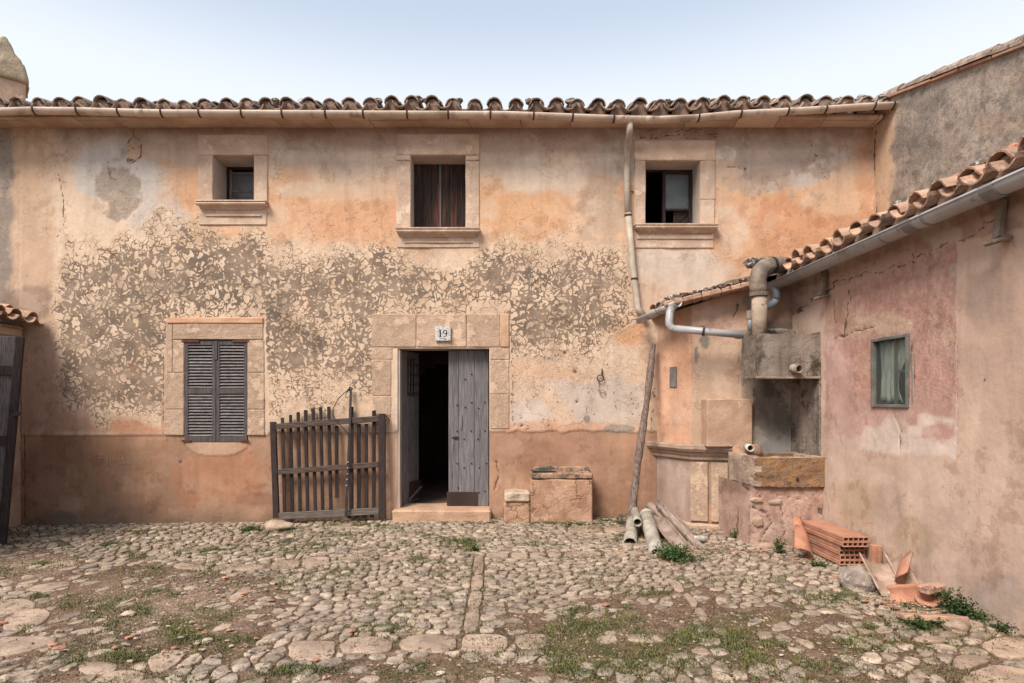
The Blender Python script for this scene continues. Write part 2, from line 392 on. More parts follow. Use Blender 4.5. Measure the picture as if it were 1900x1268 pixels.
M_pole = worn('pole_wood', A(146, 124, 112), A(106, 86, 78), 5, 5, c3=A(66, 50, 46), sc3=6, lo3=.58, hi3=.66, stretch=(12, 12, 1.2), bump=.9, bs=12, bd=.01, spsc=30)
M_iron = worn('iron_dark', A(58, 48, 46), A(40, 34, 34), 20, 4, rough=.7, bump=.3, spec=.4)
M_rust = worn('iron_rust', A(112, 66, 50), A(82, 52, 44), 14, 4, rough=.85, bump=.4)
M_sheet = worn('kick_plate', A(72, 54, 48), A(58, 44, 40), 4, 4, rough=.6, bump=.15, speck=.1)
M_terra = worn('terracotta', A(200, 136, 102), A(176, 112, 84), 7, 6, c3=A(176, 140, 116), sc3=7, lo3=.54, hi3=.64, bump=.4, rnd=.06)
M_terrapale = worn('terracotta_pale', A(196, 150, 122), A(166, 126, 104), 5, 5, c3=A(120, 98, 84), sc3=9, lo3=.56, hi3=.68, bump=.5, rnd=.08)
M_brick = worn('hollow_brick', A(204, 142, 110), A(184, 122, 92), 6, 6, c3=A(180, 140, 114), sc3=9, lo3=.54, hi3=.66, bump=.3, rnd=.05)
M_rock = worn('field_rock', A(186, 168, 154), A(146, 128, 116), 6, 6, c3=A(200, 188, 174), sc3=11, lo3=.58, hi3=.64, bump=.9, bs=40, bd=.012, rnd=.08)
M_cobble = worn('cobble', A(196, 172, 148), A(156, 134, 114), 9, 6, c3=A(112, 94, 80), sc3=20, lo3=.52, hi3=.68, bump=1.0, bs=55, bd=.010, vcol=True, rough=.9, speck=.22)
M_tileceramic = worn('number_tile', A(214, 210, 206), A(198, 192, 188), 30, 3, rough=.3, spec=.5, bump=.05, speck=.05)
M_ink = worn('ink_black', A(40, 34, 36), A(60, 50, 48), 60, 3, rough=.5, bump=.05)
M_scratch = worn('scratch_pale', A(196, 156, 128), A(176, 130, 102), 60, 4, bump=.3)
M_leaf = worn('leaf', A(78, 92, 50), A(60, 74, 40), 30, 3, rough=.6, bump=.1, vcol=True, speck=.2)
M_grass = worn('grass_blade', A(116, 112, 72), A(92, 96, 60), 6, 3, rough=.7, bump=.05, vcol=True, speck=.1)
M_dark = worn('interior_wall', A(110, 92, 78), A(90, 74, 62), 2, 4, bump=.3)
M_floorin = worn('interior_floor', A(150, 118, 98), A(128, 100, 82), 3, 4, bump=.3)
M_curtain = worn('curtain_green', A(214, 226, 208), A(176, 200, 182), 3, 3, stretch=(8, 8, 1), rough=.9, bump=.2, speck=.1)
M_turq = worn('frame_weathered', A(128, 120, 114), A(98, 104, 100), 7, 5, c3=A(120, 96, 84), sc3=9, lo3=.55, hi3=.62, bump=.4, speck=.2)
def soil_material():
    g = NG('soil')
    a = g.mix(g.mr(g.noise(1.6, 5), .35, .65), A(126, 98, 80), A(104, 80, 66))
    a = g.mix(g.mr(g.noise(9, 5, rough=.65), .45, .7), a, A(162, 132, 110))
    a = g.mix(g.mr(g.noise(5, 4), .58, .72), a, A(92, 86, 56))
    a = g.mix(g.mr(g.noise(70, 4, rough=.7), .54, .60), a, A(176, 148, 124)); a = g.mix(g.mr(g.noise(48, 4, rough=.7), .60, .64), a, A(70, 54, 42))
    a = g.mix(1, a, g.attr('Col'), 'MULTIPLY')
    h = g.math('ADD', g.noise(90, 5, rough=.75), g.math('MULTIPLY', g.noise(22, 4), 1.3))
    return g.fin(a, .96, g.bump(h, .9, .014), .1)
M_soil = soil_material()
def glass_material(name, tint, rough=.15, alpha=1):
    g = NG(name); c = g.mix(g.mr(g.noise(3, 3), .3, .7), tint, tuple(v*.75 for v in tint))
    g.fin(c, g.mr(g.noise(6, 3), .3, .7, rough, rough+.2), None, .5)
    if alpha < 1: g.b.inputs['Alpha'].default_value = alpha
    return g.m
M_glass = glass_material('glass_dusty', A(112, 106, 108), .2, .62)
M_glassd = glass_material('glass_film', A(96, 104, 106), .25, .92)
M_glassclear = glass_material('glass_clear', A(90, 104, 98), .08, .30)

# ------------------------------------------------------------------ wall sheets with their stains
def seg_dist(x, y, pts, jit=0, s=0):
    """distance in frame units to a polyline, roughened"""
    X_, Y_ = zip(*pts); full = np.full(np.shape(x), 1e9); bb = (x > min(X_)-24) & (x < max(X_)+24) & (y > min(Y_)-24) & (y < max(Y_)+24); x, y = x[bb], y[bb]
    if jit:
        x = x+(fbm(x*.09, y*.09, 31+s, 3)-.5)*jit; y = y+(fbm(x*.09, y*.09, 37+s, 3)-.5)*jit
    d = np.full(np.shape(x), 1e9)
    for (x0, y0), (x1, y1) in zip(pts[:-1], pts[1:]):
        dx, dy = x1-x0, y1-y0; t = np.clip(((x-x0)*dx+(y-y0)*dy)/(dx*dx+dy*dy), 0, 1)
        d = np.minimum(d, np.hypot(x-x0-t*dx, y-y0-t*dy))
    full[bb] = d; return full
def blob(x, y, cx, cy, rx, ry, soft=.5, wob=.5, s=0, fr=.02):
    """0..1 mask of a noisy ellipse"""
    r0 = np.hypot((x-cx)/rx, (y-cy)/ry); m = np.zeros(np.shape(x)); bb = r0 < 1+soft*.3+wob*1.0; x, y = np.asarray(x)[bb], np.asarray(y)[bb]
    r = r0[bb]+(fbm(x*fr, y*fr, s, 6)-.5)*2.5*wob
    m[bb] = 1-sst(1-soft*.55, 1+soft*.30, r); return m
class Paint:
    def __init__(s, x, y, base):
        s.x, s.y = x, y; n = len(x)
        s.c = np.tile(lin(base)*ALB, (n, 1)); s.verm = np.zeros(n); s.crk = np.full(n, 9.); s.pit = np.zeros(n)
        s.rough = np.zeros(n); s.craze = np.zeros(n); s.d = np.zeros(n)
    def mix(s, m, rgb, k=1): m = (m*k)[:, None]; s.c = s.c*(1-m)+lin(rgb)*ALB*m
    def blob(s, cx, cy, rx, ry, rgb, k=1, soft=.5, wob=.5, seed=0, fr=.02):
        m = blob(s.x, s.y, cx, cy, rx, ry, soft, wob, seed, fr); s.mix(m, rgb, k); return m
    def crack(s, pts, wd=1.3, jit=14, depth=.012, k=1, seed=0):
        dd = seg_dist(s.x, s.y, pts, jit, seed); m = 1-sst(wd*.5, wd*1.8, dd)
        s.crk = np.minimum(s.crk, dd/(wd*(.5+.5*k))/(1.0)*1.0); s.d -= m*depth*k
def sheet(name, parent, p0, p1, z0, ztop, step, paint, holes=(), mat=None, flat=False):
    """a wall face from plan point p0 to p1 (left to right as seen), built as a fine grid with real openings"""
    p0 = np.array(p0, float); p1 = np.array(p1, float); L = np.linalg.norm(p1-p0); U = (p1-p0)/L; Nn = np.array((U[1], -U[0]))
    zt = ztop if callable(ztop) else (lambda u: np.full(np.shape(u), float(ztop)))
    zmax = float(np.max(zt(np.linspace(0, L, 50))))
    us = set(np.round(np.linspace(0, L, max(2, int(L/step)+1)), 4)); vs = set(np.round(np.linspace(z0, zmax, max(2, int((zmax-z0)/step)+1)), 4))
    for (a, b, c, d) in holes:
        for S_, q in ((us, a), (us, b), (vs, c), (vs, d)):
            for e in [e for e in S_ if abs(e-q) < step*.45]: S_.discard(e)
            S_.add(round(q, 4))
    us = np.array(sorted(us)); vs = np.array(sorted(vs)); nu, nv = len(us), len(vs)
    Ug, Vg = np.meshgrid(us, vs, indexing='ij'); top = zt(Ug)
    Zg = z0+(Vg-z0)*(top-z0)/(zmax-z0) if callable(ztop) else Vg
    X = p0[0]+U[0]*Ug; Y = p0[1]+U[1]*Ug
    px = (CX+F*X/Y).ravel(); py = (HY-(Zg-EYE)*F/Y).ravel()
    pt = paint(px, py, X.ravel(), Y.ravel(), Zg.ravel())
    dd = pt.d.reshape(nu, nv)
    if not flat: dd = dd+(fbm(Ug*1.1, Zg*1.1, 5, 3)-.5)*.02+(fbm(Ug*6, Zg*6, 8, 3)-.5)*.007
    V = np.stack([X+Nn[0]*dd, Y+Nn[1]*dd, Zg], -1).reshape(-1, 3)
    I = np.arange(nu*nv).reshape(nu, nv)
    uc = (us[:-1]+us[1:])/2; vc = (vs[:-1]+vs[1:])/2; keep = np.ones((nu-1, nv-1), bool)
    for (a, b, c, d) in holes:
        keep &= ~((uc[:, None] > a) & (uc[:, None] < b) & (vc[None] > c) & (vc[None] < d))
    q = np.stack([I[:-1, :-1], I[1:, :-1], I[1:, 1:], I[:-1, 1:]], -1)[keep]
    base = wloc(parent) if parent else Vector((0, 0, 0)); org = Vector(((p0[0]+p1[0])/2, (p0[1]+p1[1])/2, z0))
    me = bpy.data.meshes.new(name); me.vertices.add(len(V)); me.vertices.foreach_set('co', (V-np.array(org)).astype(np.float32).ravel())
    me.loops.add(q.size); me.loops.foreach_set('vertex_index', q.ravel().astype(np.int32))
    me.polygons.add(len(q)); me.polygons.foreach_set('loop_start', np.arange(0, q.size, 4, dtype=np.int32))
    me.polygons.foreach_set('loop_total', np.full(len(q), 4, np.int32))
    me.update(calc_edges=True); me.validate()
    me.polygons.foreach_set('use_smooth', np.ones(len(me.polygons), bool))
    a = me.color_attributes.new('Col', 'FLOAT_COLOR', 'POINT'); c4 = np.ones((len(V), 4), np.float32); c4[:, :3] = pt.c; a.data.foreach_set('color', c4.ravel())
    for nm in ('verm', 'crk', 'pit', 'rough', 'craze'):
        a = me.attributes.new(nm, 'FLOAT', 'POINT'); a.data.foreach_set('value', getattr(pt, nm).astype(np.float32))
    return link(name, me, parent, org-base, mat or M_plaster)

# ================================================================== THE FARMHOUSE
house = empty('farmhouse', (0, 8.2, 0), 'long two storey farmhouse with peeling ochre and grey plaster behind the cobbled yard', 'house')
W1 = (fx(397), fx(472), fz(376), fz(290)); W2 = (fx(763), fx(864), fz(426), fz(290)); W3 = (fx(1197), fx(1298), fz(419), fz(300))
WS = (fx(343), fx(460), fz(821), fz(631)); WD = (fx(738), fx(908), .13, fz(647))
X0, X1 = -8.71, 5.0
def paint_front(x, y, X, Y, Z):
    p = Paint(x, y, (226, 194, 164)); n1 = fbm(x*.01, y*.01, 1, 5); n2 = fbm(x*.03, y*.03, 2, 4)
    p.mix(sst(.45, .58, n1), (212, 174, 144), .6)
    # upper band, greyer and darker towards the eaves
    p.mix(1-sst(265, 345, y+(n1-.5)*70), (194, 166, 146), .9)
    p.mix((1-sst(236, 268, y+(n2-.5)*45)), (160, 124, 102), .75)
    # ochre band
    och = sst(305, 365, y+(n1-.5)*60)*(1-sst(425, 480, y+(n2-.5)*60))*sst(215, 330, x+(n1-.5)*90)
    och *= .55+.45*sst(.3, .6, fbm(x*.012, y*.02, 9, 4)); p.mix(och, (226, 170, 126), .95)
    p.blob(430, 345, 160, 45, (220, 166, 122), .7, seed=3)
    p.blob(650, 415, 140, 40, (222, 162, 118), .75, seed=12); p.blob(980, 400, 110, 50, (224, 164, 112), .7, seed=14)
    p.blob(1500, 440, 190, 72, (212, 150, 106), .9, .45, .5, 21); p.blob(1390, 500, 70, 50, (210, 156, 114), .7, seed=22)
    p.blob(1610, 300, 30, 75, (208, 146, 100), .5, .7, .3, 23)
    # pale scoured patches
    p.blob(205, 330, 95, 66, (206, 194, 184), .9, .45, .5, 5); p.blob(290, 400, 60, 40, (204, 190, 178), .75, seed=6)
    p.blob(600, 290, 120, 24, (204, 180, 162), .6, seed=8); p.blob(1130, 290, 66, 36, (204, 188, 176), .85, .4, .6, 15)
    p.blob(1120, 400, 46, 68, (196, 164, 138), .7, .3, .7, 16, .04)
    p.blob(1460, 300, 110, 44, (212, 194, 182), .95, .4, .6, 24, .03); p.blob(1410, 340, 60, 22, (196, 166, 142), .7, .3, .6, 25, .04)
    p.blob(1255, 500, 95, 46, (214, 190, 170), .85, .4, .4, 26); p.blob(1110, 330, 40, 60, (186, 160, 138), .5, .3, .8, 17, .05)
    g = p.blob(222, 345, 40, 50, (172, 152, 134), .85, .3, .6, 7, .03); p.d -= g*.008; p.craze = np.maximum(p.craze, g)
    p.craze = np.maximum(p.craze, sst(400, 440, y)*(1-sst(480, 520, y))*sst(.4, .6, n1)*(x > 260)*1.)
    p.blob(840, 300, 200, 14, (206, 182, 162), .5, seed=31); p.blob(1000, 330, 90, 34, (228, 204, 182), .7, seed=32); p.blob(560, 350, 60, 18, (228, 196, 168), .7, seed=33); p.blob(690, 300, 60, 30, (220, 190, 168), .7, seed=34); p.blob(1350, 420, 30, 50, (222, 190, 162), .6, seed=35); p.blob(1560, 370, 60, 26, (226, 186, 150), .7, seed=36); p.blob(60, 380, 40, 120, (212, 182, 156), .6, seed=37)
    p.blob(1440, 290, 90, 60, (176, 148, 128), .6, .2, .9, 28, .05)
    # vermiculate grey stain
    yt = np.interp(x, [95, 130, 220, 300, 370, 470, 520, 600, 700, 745, 775, 850, 880, 930, 1040, 1150, 1175], [500, 462, 448, 422, 412, 440, 462, 462, 455, 470, 505, 512, 474, 452, 470, 462, 540])
    yb = np.interp(x, [95, 200, 300, 310, 494, 500, 600, 690, 694, 944, 950, 1060, 1150, 1190], [735, 772, 778, 592, 592, 758, 765, 742, 584, 584, 668, 650, 618, 590])
    edge = np.minimum(y-yt, yb-y); edge = np.minimum(edge, np.minimum((x-96)*1.1, (1172-x)*1.2))+(fbm(x*.025, y*.025, 41, 5)-.5)*80
    v = sst(-40, 58, edge); hv = .70+.9*(fbm(x*.010, y*.013, 43, 4)-.42)
    for (cx, cy, rx, ry, k) in ((150, 690, 80, 70, .45), (250, 730, 70, 36, .45), (180, 620, 90, 50, .22), (430, 480, 85, 40, .35), (300, 520, 110, 60, .15), (560, 650, 70, 30, .25), (735, 500, 45, 40, .45), (930, 510, 60, 34, .35), (1050, 600, 70, 36, .30), (640, 540, 90, 60, .18), (490, 600, 30, 60, .3), (820, 560, 60, 14, .3), (1085, 520, 50, 50, .2)):
        hv = hv+k*blob(x, y, cx, cy, rx, ry, .7, .4, int(cx))
    for (cx, cy, rx, ry, k) in ((560, 720, 110, 36, .28), (640, 730, 60, 30, .3), (470, 560, 50, 26, .15), (120, 500, 30, 40, .2), (1010, 640, 80, 22, .3), (560, 480, 60, 24, .3), (150, 480, 60, 20, .2)):
        hv = hv-k*blob(x, y, cx, cy, rx, ry, .7, .4, int(cx)+5)
    p.verm = np.clip(v*np.clip(hv, .2, 1.15), 0, 1.15)
    low = sst(640, 700, y)*(1-sst(795, 808, y))
    # area below the stain
    p.mix(low*(x > 940)*1., (218, 182, 152), .7); p.blob(1120, 740, 100, 44, (206, 188, 176), .75, .4, .5, 51); p.blob(985, 770, 40, 24, (214, 196, 184), .7, seed=52)
    p.blob(1010, 690, 60, 22, (220, 168, 128), .5, seed=53); p.blob(1030, 795, 110, 12, (218, 158, 120), .7, seed=54); p.blob(1165, 610, 40, 40, (224, 158, 104), .8, .4, .4, 55)
    m = (x > 948)*(x < 1216)*sst(655, 690, y)*(1-sst(796, 806, y)); p.pit = m*1.; p.craze = np.maximum(p.craze, (x > 948)*(x < 1216)*sst(560, 620, y)*(1-sst(700, 760, y))*.9)
    p.mix(low*(x < 310)*1., (196, 148, 116), .8); p.blob(250, 795, 80, 16, (204, 140, 102), .7, seed=56); p.blob(190, 765, 60, 18, (206, 170, 142), .6, seed=57)
    p.mix(low*((x > 494) & (x < 692))*1., (222, 184, 150), .8)
    # plain buff strip beside the left corner
    ls = (1-sst(92, 112, x+(n2-.5)*26))*(1-sst(560, 640, y)); p.mix(ls, (206, 168, 136), .95); p.verm *= sst(88, 128, x+(fbm(x*.03, y*.03, 66, 5)-.5)*60)
    p.mix((1-sst(98, 112, x))*sst(560, 640, y), (198, 158, 130), .9)
    p.mix(1-sst(14, 30, x+(n2-.5)*22), (150, 134, 122), .95); p.rough = np.maximum(p.rough, (1-sst(14, 30, x))*.5)
    p.blob(60, 560, 50, 26, (150, 122, 100), .7, seed=58); p.mix((1-sst(20, 70, x))*sst(500, 540, y)*(1-sst(600, 700, y)), (150, 126, 108), .4)
    # brown dado
    dl = np.where(x < 308, 808, np.where(x < 500, 808, np.where(x < 735, 803, 801)))+(fbm(x*.06, x*0, 61, 3)-.5)*9*(x > 940)
    dd = sst(dl-1.5, dl+1.5, y); p.mix(dd, (182, 137, 106), 1.)
    p.mix(dd*(1-sst(200, 520, x)), (158, 118, 88), .75); p.mix(dd*sst(.5, .75, fbm(x*.008, y*.012, 62, 4)), (198, 150, 116), .7)
    p.mix(dd*sst(900, 965, y+(n1-.5)*60), (148, 112, 86), .6)
    for (cx, cy, rx, ry, c, k) in ((130, 965, 60, 14, (132, 120, 108), .8), (120, 935, 40, 12, (176, 150, 126), .4), (400, 880, 80, 60, (186, 116, 80), .5), (480, 925, 36, 14, (136, 84, 62), .5), (250, 950, 80, 16, (140, 106, 82), .5), (1150, 930, 60, 40, (160, 118, 92), .6), (990, 850, 60, 30, (160, 110, 84), .5), (950, 830, 30, 20, (196, 150, 120), .5), (1070, 830, 60, 20, (182, 132, 104), .5), (1190, 870, 30, 60, (178, 128, 98), .4)):
        m_ = blob(x, y, cx, cy, rx, ry, .5, .5, cx)*dd; p.mix(m_, c, k)
    p.mix(dd*sst(.54, .60, fbm(x*.02, y*.03, 63, 7))*sst(860, 900, y), (200, 156, 122), .30); p.mix(dd*sst(.56, .62, fbm(x*.03, y*.02, 64, 7)), (164, 116, 84), .5); p.mix(dd*sst(940, 968, y+(n2-.5)*40), (120, 98, 78), .5)
    p.verm *= 1-dd; p.craze = p.craze*(1-dd)-dd; p.pit *= 1-dd
    p.d += (1-dd)*.014*(x > 40)
    # light plaster skirts beside and under the openings
    m_ = (1-sst(0, 3, np.abs(x-728)-9+(n2-.5)*8))*sst(803, 806, y); p.mix(m_, (216, 170, 138), .9); p.d += m_*.006
    m_ = ((np.hypot((x-400)/58., (y-822)/25.)+(n2-.5)*.3) < 1)*(y > 820)*1.; p.mix(m_, (202, 160, 130), .9); p.d += m_*.008
    m_ = ((np.hypot((x-515)/24., (y-400)/20.)) < 1)*(x > 496)*1.; p.mix(m_, (222, 182, 148), .8)
    m_ = ((np.hypot((x-908)/18., (y-390)/20.)) < 1)*(x > 888)*1.; p.mix(m_, (222, 182, 148), .8)
    m_ = blob(x, y, 1150, 796, 26, 7, .2, .3, 71); p.mix(m_, (164, 146, 130), .9); m_ = blob(x, y, 1088, 778, 7, 8, .2, .3, 72); p.mix(m_, (152, 132, 118), .9)
    # named cracks and losses
    p.crack([(103, 280), (112, 330), (120, 372), (122, 410), (108, 440)], 1.1, 10, k=.4, depth=.006); p.crack([(147, 255), (143, 285)], 1.1, 8, k=.4)
    p.blob(250, 282, 15, 20, (206, 164, 130), .9, .2, .3, 77, .06); p.crack([(252, 238), (250, 252), (241, 262), (243, 275), (262, 272), (258, 258), (250, 252)], 1.0, 12, k=.6); p.crack([(243, 275), (234, 284), (236, 296), (252, 300), (262, 288), (262, 272)], 1.0, 12, k=.6); p.crack([(236, 296), (240, 305), (252, 300)], 1.0, 5, k=.8); p.crack([(200, 303), (204, 330), (216, 336)], .9, 8, k=.7)
    p.crack([(1500, 255), (1515, 300), (1530, 330)], 1.0, 18, k=.2); p.crack([(1350, 310), (1380, 312), (1392, 336)], 1.2, 14, k=.4); p.crack([(1624, 245), (1624, 300), (1626, 395)], 1.0, 3, k=.75)
    p.crack([(1180, 240), (1230, 246), (1290, 240), (1330, 250)], 1.2, 18, k=.4); p.crack([(1190, 256), (1260, 252), (1330, 258)], 1.2, 16, k=.3)
    p.crack([(948, 590), (950, 690), (952, 795)], 1.0, 8, k=.05); p.crack([(1205, 640), (1213, 700), (1212, 800)], 1.1, 16, k=.2); p.crack([(920, 855), (925, 880), (918, 910)], 1.3, 8, k=.8)
    p.crack([(306, 610), (304, 700), (305, 806)], .8, 3, k=.05); p.crack([(45, 806), (44, 900), (46, 970)], 1.0, 4, k=.7)
    for (cx, cy) in ((922, 858), (245, 592+228-200), (335, 858), (1018, 790), (968, 790), (1048, 655), (944, 665), (1067, 690), (950, 733), (1070, 746)):
        h_ = 1-sst(1.5, 4.5, np.hypot(x-cx, y-cy)+(n2-.5)*3); p.crk = np.minimum(p.crk, 2.2-1.6*h_); p.d -= h_*.012
    return p
H = [(a-X0, b-X0, c, d) for (a, b, c, d) in (W1, W2, W3, WS, (WD[0], WD[1], -.2, WD[3]))]
sheet('front_wall', house, (X0, 8), (X1, 8), -.2, 5.18, .0165, paint_front, H)

def rev(par, h, r, back=None):
    """the four sides of an opening, running back r metres"""
    x0, x1, z0, z1 = h; mb = MB(); t = .06
    bx(mb, x0-t, x0+.001, 8.012, 8+r, z0-t, z1+t, .001); bx(mb, x1-.001, x1+t, 8.012, 8+r, z0-t, z1+t, .001)
    bx(mb, x0+.0015, x1-.0015, 8.014, 8+r, z1-.001, z1+t, .001); bx(mb, x0+.0015, x1-.0015, 8.014, 8+r, z0-t, z0+.001, .001)
    return mb.build('reveal', M_reveal, par)
def stone(par, name, x0, x1, y0, y1, proud=.018, back=.03, mat=None, b=.009, cuts=3, amp=.007):
    """a dressed block in the wall, given by frame positions on the facade"""
    mb = MB(); bx(mb, fx(x0)+.0015, fx(x1)-.0015, 8-proud-.016, 8+back, fz(y1)+.0015, fz(y0)-.0015, b)
    o = mb.build(name, mat or M_stone, par); sub_rough(o, cuts, amp, 9); return o
def sill(par, x0, x1, y0, y1, low=None):
    """moulded sill: a profile swept across the front with returned ends"""
    a, b, t, z = fx(x0), fx(x1), fz(y0), fz(y1); h = t-z
    prof = [(0, 0), (.012, 0), (.02, .12), (.05, .28), (.085, .42), (.095, .58), (.085, .74), (.07, .80), (.098, .84), (.098, 1), (0, 1)]
    mb = MB(); n = len(prof); vs = []
    for sgn, e in ((-1, a), (1, b)):
        for (o_, q) in prof: vs.append((e-sgn*(.098-o_)*.8, 8.0-o_-.034, z+q*h))
    for sgn, e in ((-1, a), (1, b)):
        for (o_, q) in prof: vs.append((e-sgn*(.098-o_)*.8, 8.05, z+q*h))
    fs = []
    for k in range(n-1):
        fs.append((k, n+k, n+k+1, k+1)); fs.append((2*n+k, k, k+1, 2*n+k+1)); fs.append((n+k, 3*n+k, 3*n+k+1, n+k+1))
    fs.append((n-1, 2*n-1, 4*n-1, 3*n-1)); fs.append((0, 2*n, 3*n, n))
    mb.add(vs, fs); o = mb.build('sill', M_stone, par)
    if low: stone(par, 'apron_moulding', x0+low[2], x1-low[2], low[0], low[1], .03, .02, b=.008, cuts=1)
    return o
def wempty(h, name='window'):
    return empty_part(name, ((h[0]+h[1])/2, 8.1, h[2]), house)
def empty_part(name, loc, par):
    o = bpy.data.objects.new(name, None); COL.objects.link(o); o.parent = par; o.location = Vector(loc)-wloc(par); o.empty_display_size = .1; return o

# upper left window: small casement
w1 = wempty(W1); rev(w1, W1, .42)
stone(w1, 'lintel', 369, 498, 251, 290); stone(w1, 'jamb', 369, 397, 290, 377); stone(w1, 'jamb', 472, 498, 290, 377); stone(w1, 'apron', 370, 496, 377, 419, .012)
sill(w1, 370, 499, 377, 391, (400, 404, 12))
def rect_frame(par, x0, x1, y, z0, z1, t, thk, mat, name='window_frame'):
    mb = MB()
    bx(mb, x0, x0+t, y, y+thk, z0, z1, .003); bx(mb, x1-t, x1, y, y+thk, z0, z1, .003)
    bx(mb, x0+t, x1-t, y+.001, y+thk-.001, z1-t, z1, .003); bx(mb, x0+t, x1-t, y+.001, y+thk-.001, z0, z0+t, .003)
    return mb.build(name, mat, par)
x0, x1, z0, z1 = W1; yb = 8.37
rect_frame(w1, x0, x1, yb, z0, z1, .035, .05, M_wooddk)
mb = MB(); bx(mb, x0+.035, x0+.07, yb+.012, yb+.04, z0+.035, z1-.035, .003); bx(mb, x1-.07, x1-.035, yb+.012, yb+.04, z0+.035, z1-.035)
for q in (.02, .46, .95): bx(mb, x0+.07, x1-.07, yb+.013, yb+.038, z0+.035+q*(z1-z0-.1), z0+.06+q*(z1-z0-.1), .002)
mb.build('sash', M_woodgrey, w1)
for q0, q1 in ((.06, .46), (.50, .95)):
    mb = MB(); bx(mb, x0+.07, x1-.07, yb+.022, yb+.026, z0+.035+q0*(z1-z0-.1), z0+.035+q1*(z1-z0-.1), .001); mb.build('pane', M_glass, w1)
mb = MB(); bx(mb, x0+.07, (x0+x1)/2+.05, yb+.05, yb+.06, z0+.04, z0+.2, .002); mb.build('blind', M_pvcpink, w1)

# upper middle window: closed board shutters
w2 = wempty(W2); rev(w2, W2, .36)
stone(w2, 'lintel', 736, 890, 250, 290); stone(w2, 'jamb', 736, 763, 300, 427); stone(w2, 'jamb', 864, 890, 300, 427)
stone(w2, 'jamb', 736, 763, 290, 300, .02); stone(w2, 'jamb', 864, 890, 290, 300, .02); stone(w2, 'apron', 737, 890, 427, 461, .012)
sill(w2, 737, 891, 427, 442, (450, 453, 13))
x0, x1, z0, z1 = W2; xm = (x0+x1)/2
for a, b in ((x0+.006, xm-.004), (xm+.004, x1-.006)):
    s = empty_part('shutter', ((a+b)/2, 8.29, z0), w2); n = 3; e = (b-a)/n
    for k in range(n):
        s_ = MB(); bx(s_, a+k*e+.0008, a+(k+1)*e-.0008, 8.272+random.uniform(-.003, .003), 8.30, z0+.004, z1-.004, .003); s_.build('shutter_board', M_woodrust, w2)
    # the boards of a leaf, each with its own gap
    bpy.data.objects.remove(s)
    leaf = MB(); bx(leaf, a+.01, b-.01, 8.302, 8.33, z0+.10, z0+.19, .003); bx(leaf, a+.01, b-.01, 8.302, 8.33, z1-.19, z1-.10, .003)
    lf = leaf.build('shutter_leaf', M_wooddk, w2)
mb = MB(); bx(mb, xm-.012, xm+.012, 8.258, 8.272, z0+.01, z1-.01, .002); mb.build('cover_strip', M_woodgrey, w2)

# upper right window: one sash open, one dusty
w3 = wempty(W3); rev(w3, W3, .36)
stone(w3, 'lintel', 1176, 1326, 262, 300); stone(w3, 'jamb', 1176, 1197, 300, 420); stone(w3, 'jamb', 1298, 1326, 300, 372); stone(w3, 'jamb', 1298, 1325, 372, 420); stone(w3, 'apron', 1177, 1324, 420, 462, .012)
sill(w3, 1175, 1328, 420, 434, (437, 446, 5))
x0, x1, z0, z1 = W3; xm = fx(1232, 8.28)
rect_frame(w3, x0, x1, 8.28, z0, z1, .02, .05, M_woodrust)
mb = MB(); bx(mb, xm-.02, xm+.02, 8.27, 8.33, z0+.02, z1-.02, .003); bx(mb, x1-.05, x1-.02, 8.285, 8.32, z0+.02, z1-.02)
zt = fz(389, 8.28); bx(mb, xm+.02, x1-.05, 8.286, 8.318, z1-.06, z1-.02); bx(mb, xm+.02, x1-.05, 8.286, 8.318, zt-.015, zt+.015); bx(mb, xm+.02, x1-.05, 8.286, 8.318, z0+.02, z0+.05)
mb.build('sash', M_wooddk, w3)
mb = MB(); bx(mb, xm+.02, x1-.05, 8.300, 8.305, zt+.015, z1-.06, .001); mb.build('pane', M_glassd, w3)
mb = MB(); bx(mb, xm+.15, x1-.03, 8.34, 8.36, z0+.03, zt, .003); mb.build('broken_shutter', M_woodrust, w3)
mb = MB(); bar(mb, (xm+.13, 8.335, z0+.06), (x1-.04, 8.335, zt-.02), .025, .02); mb.build('loose_batten', M_wooddk, w3)

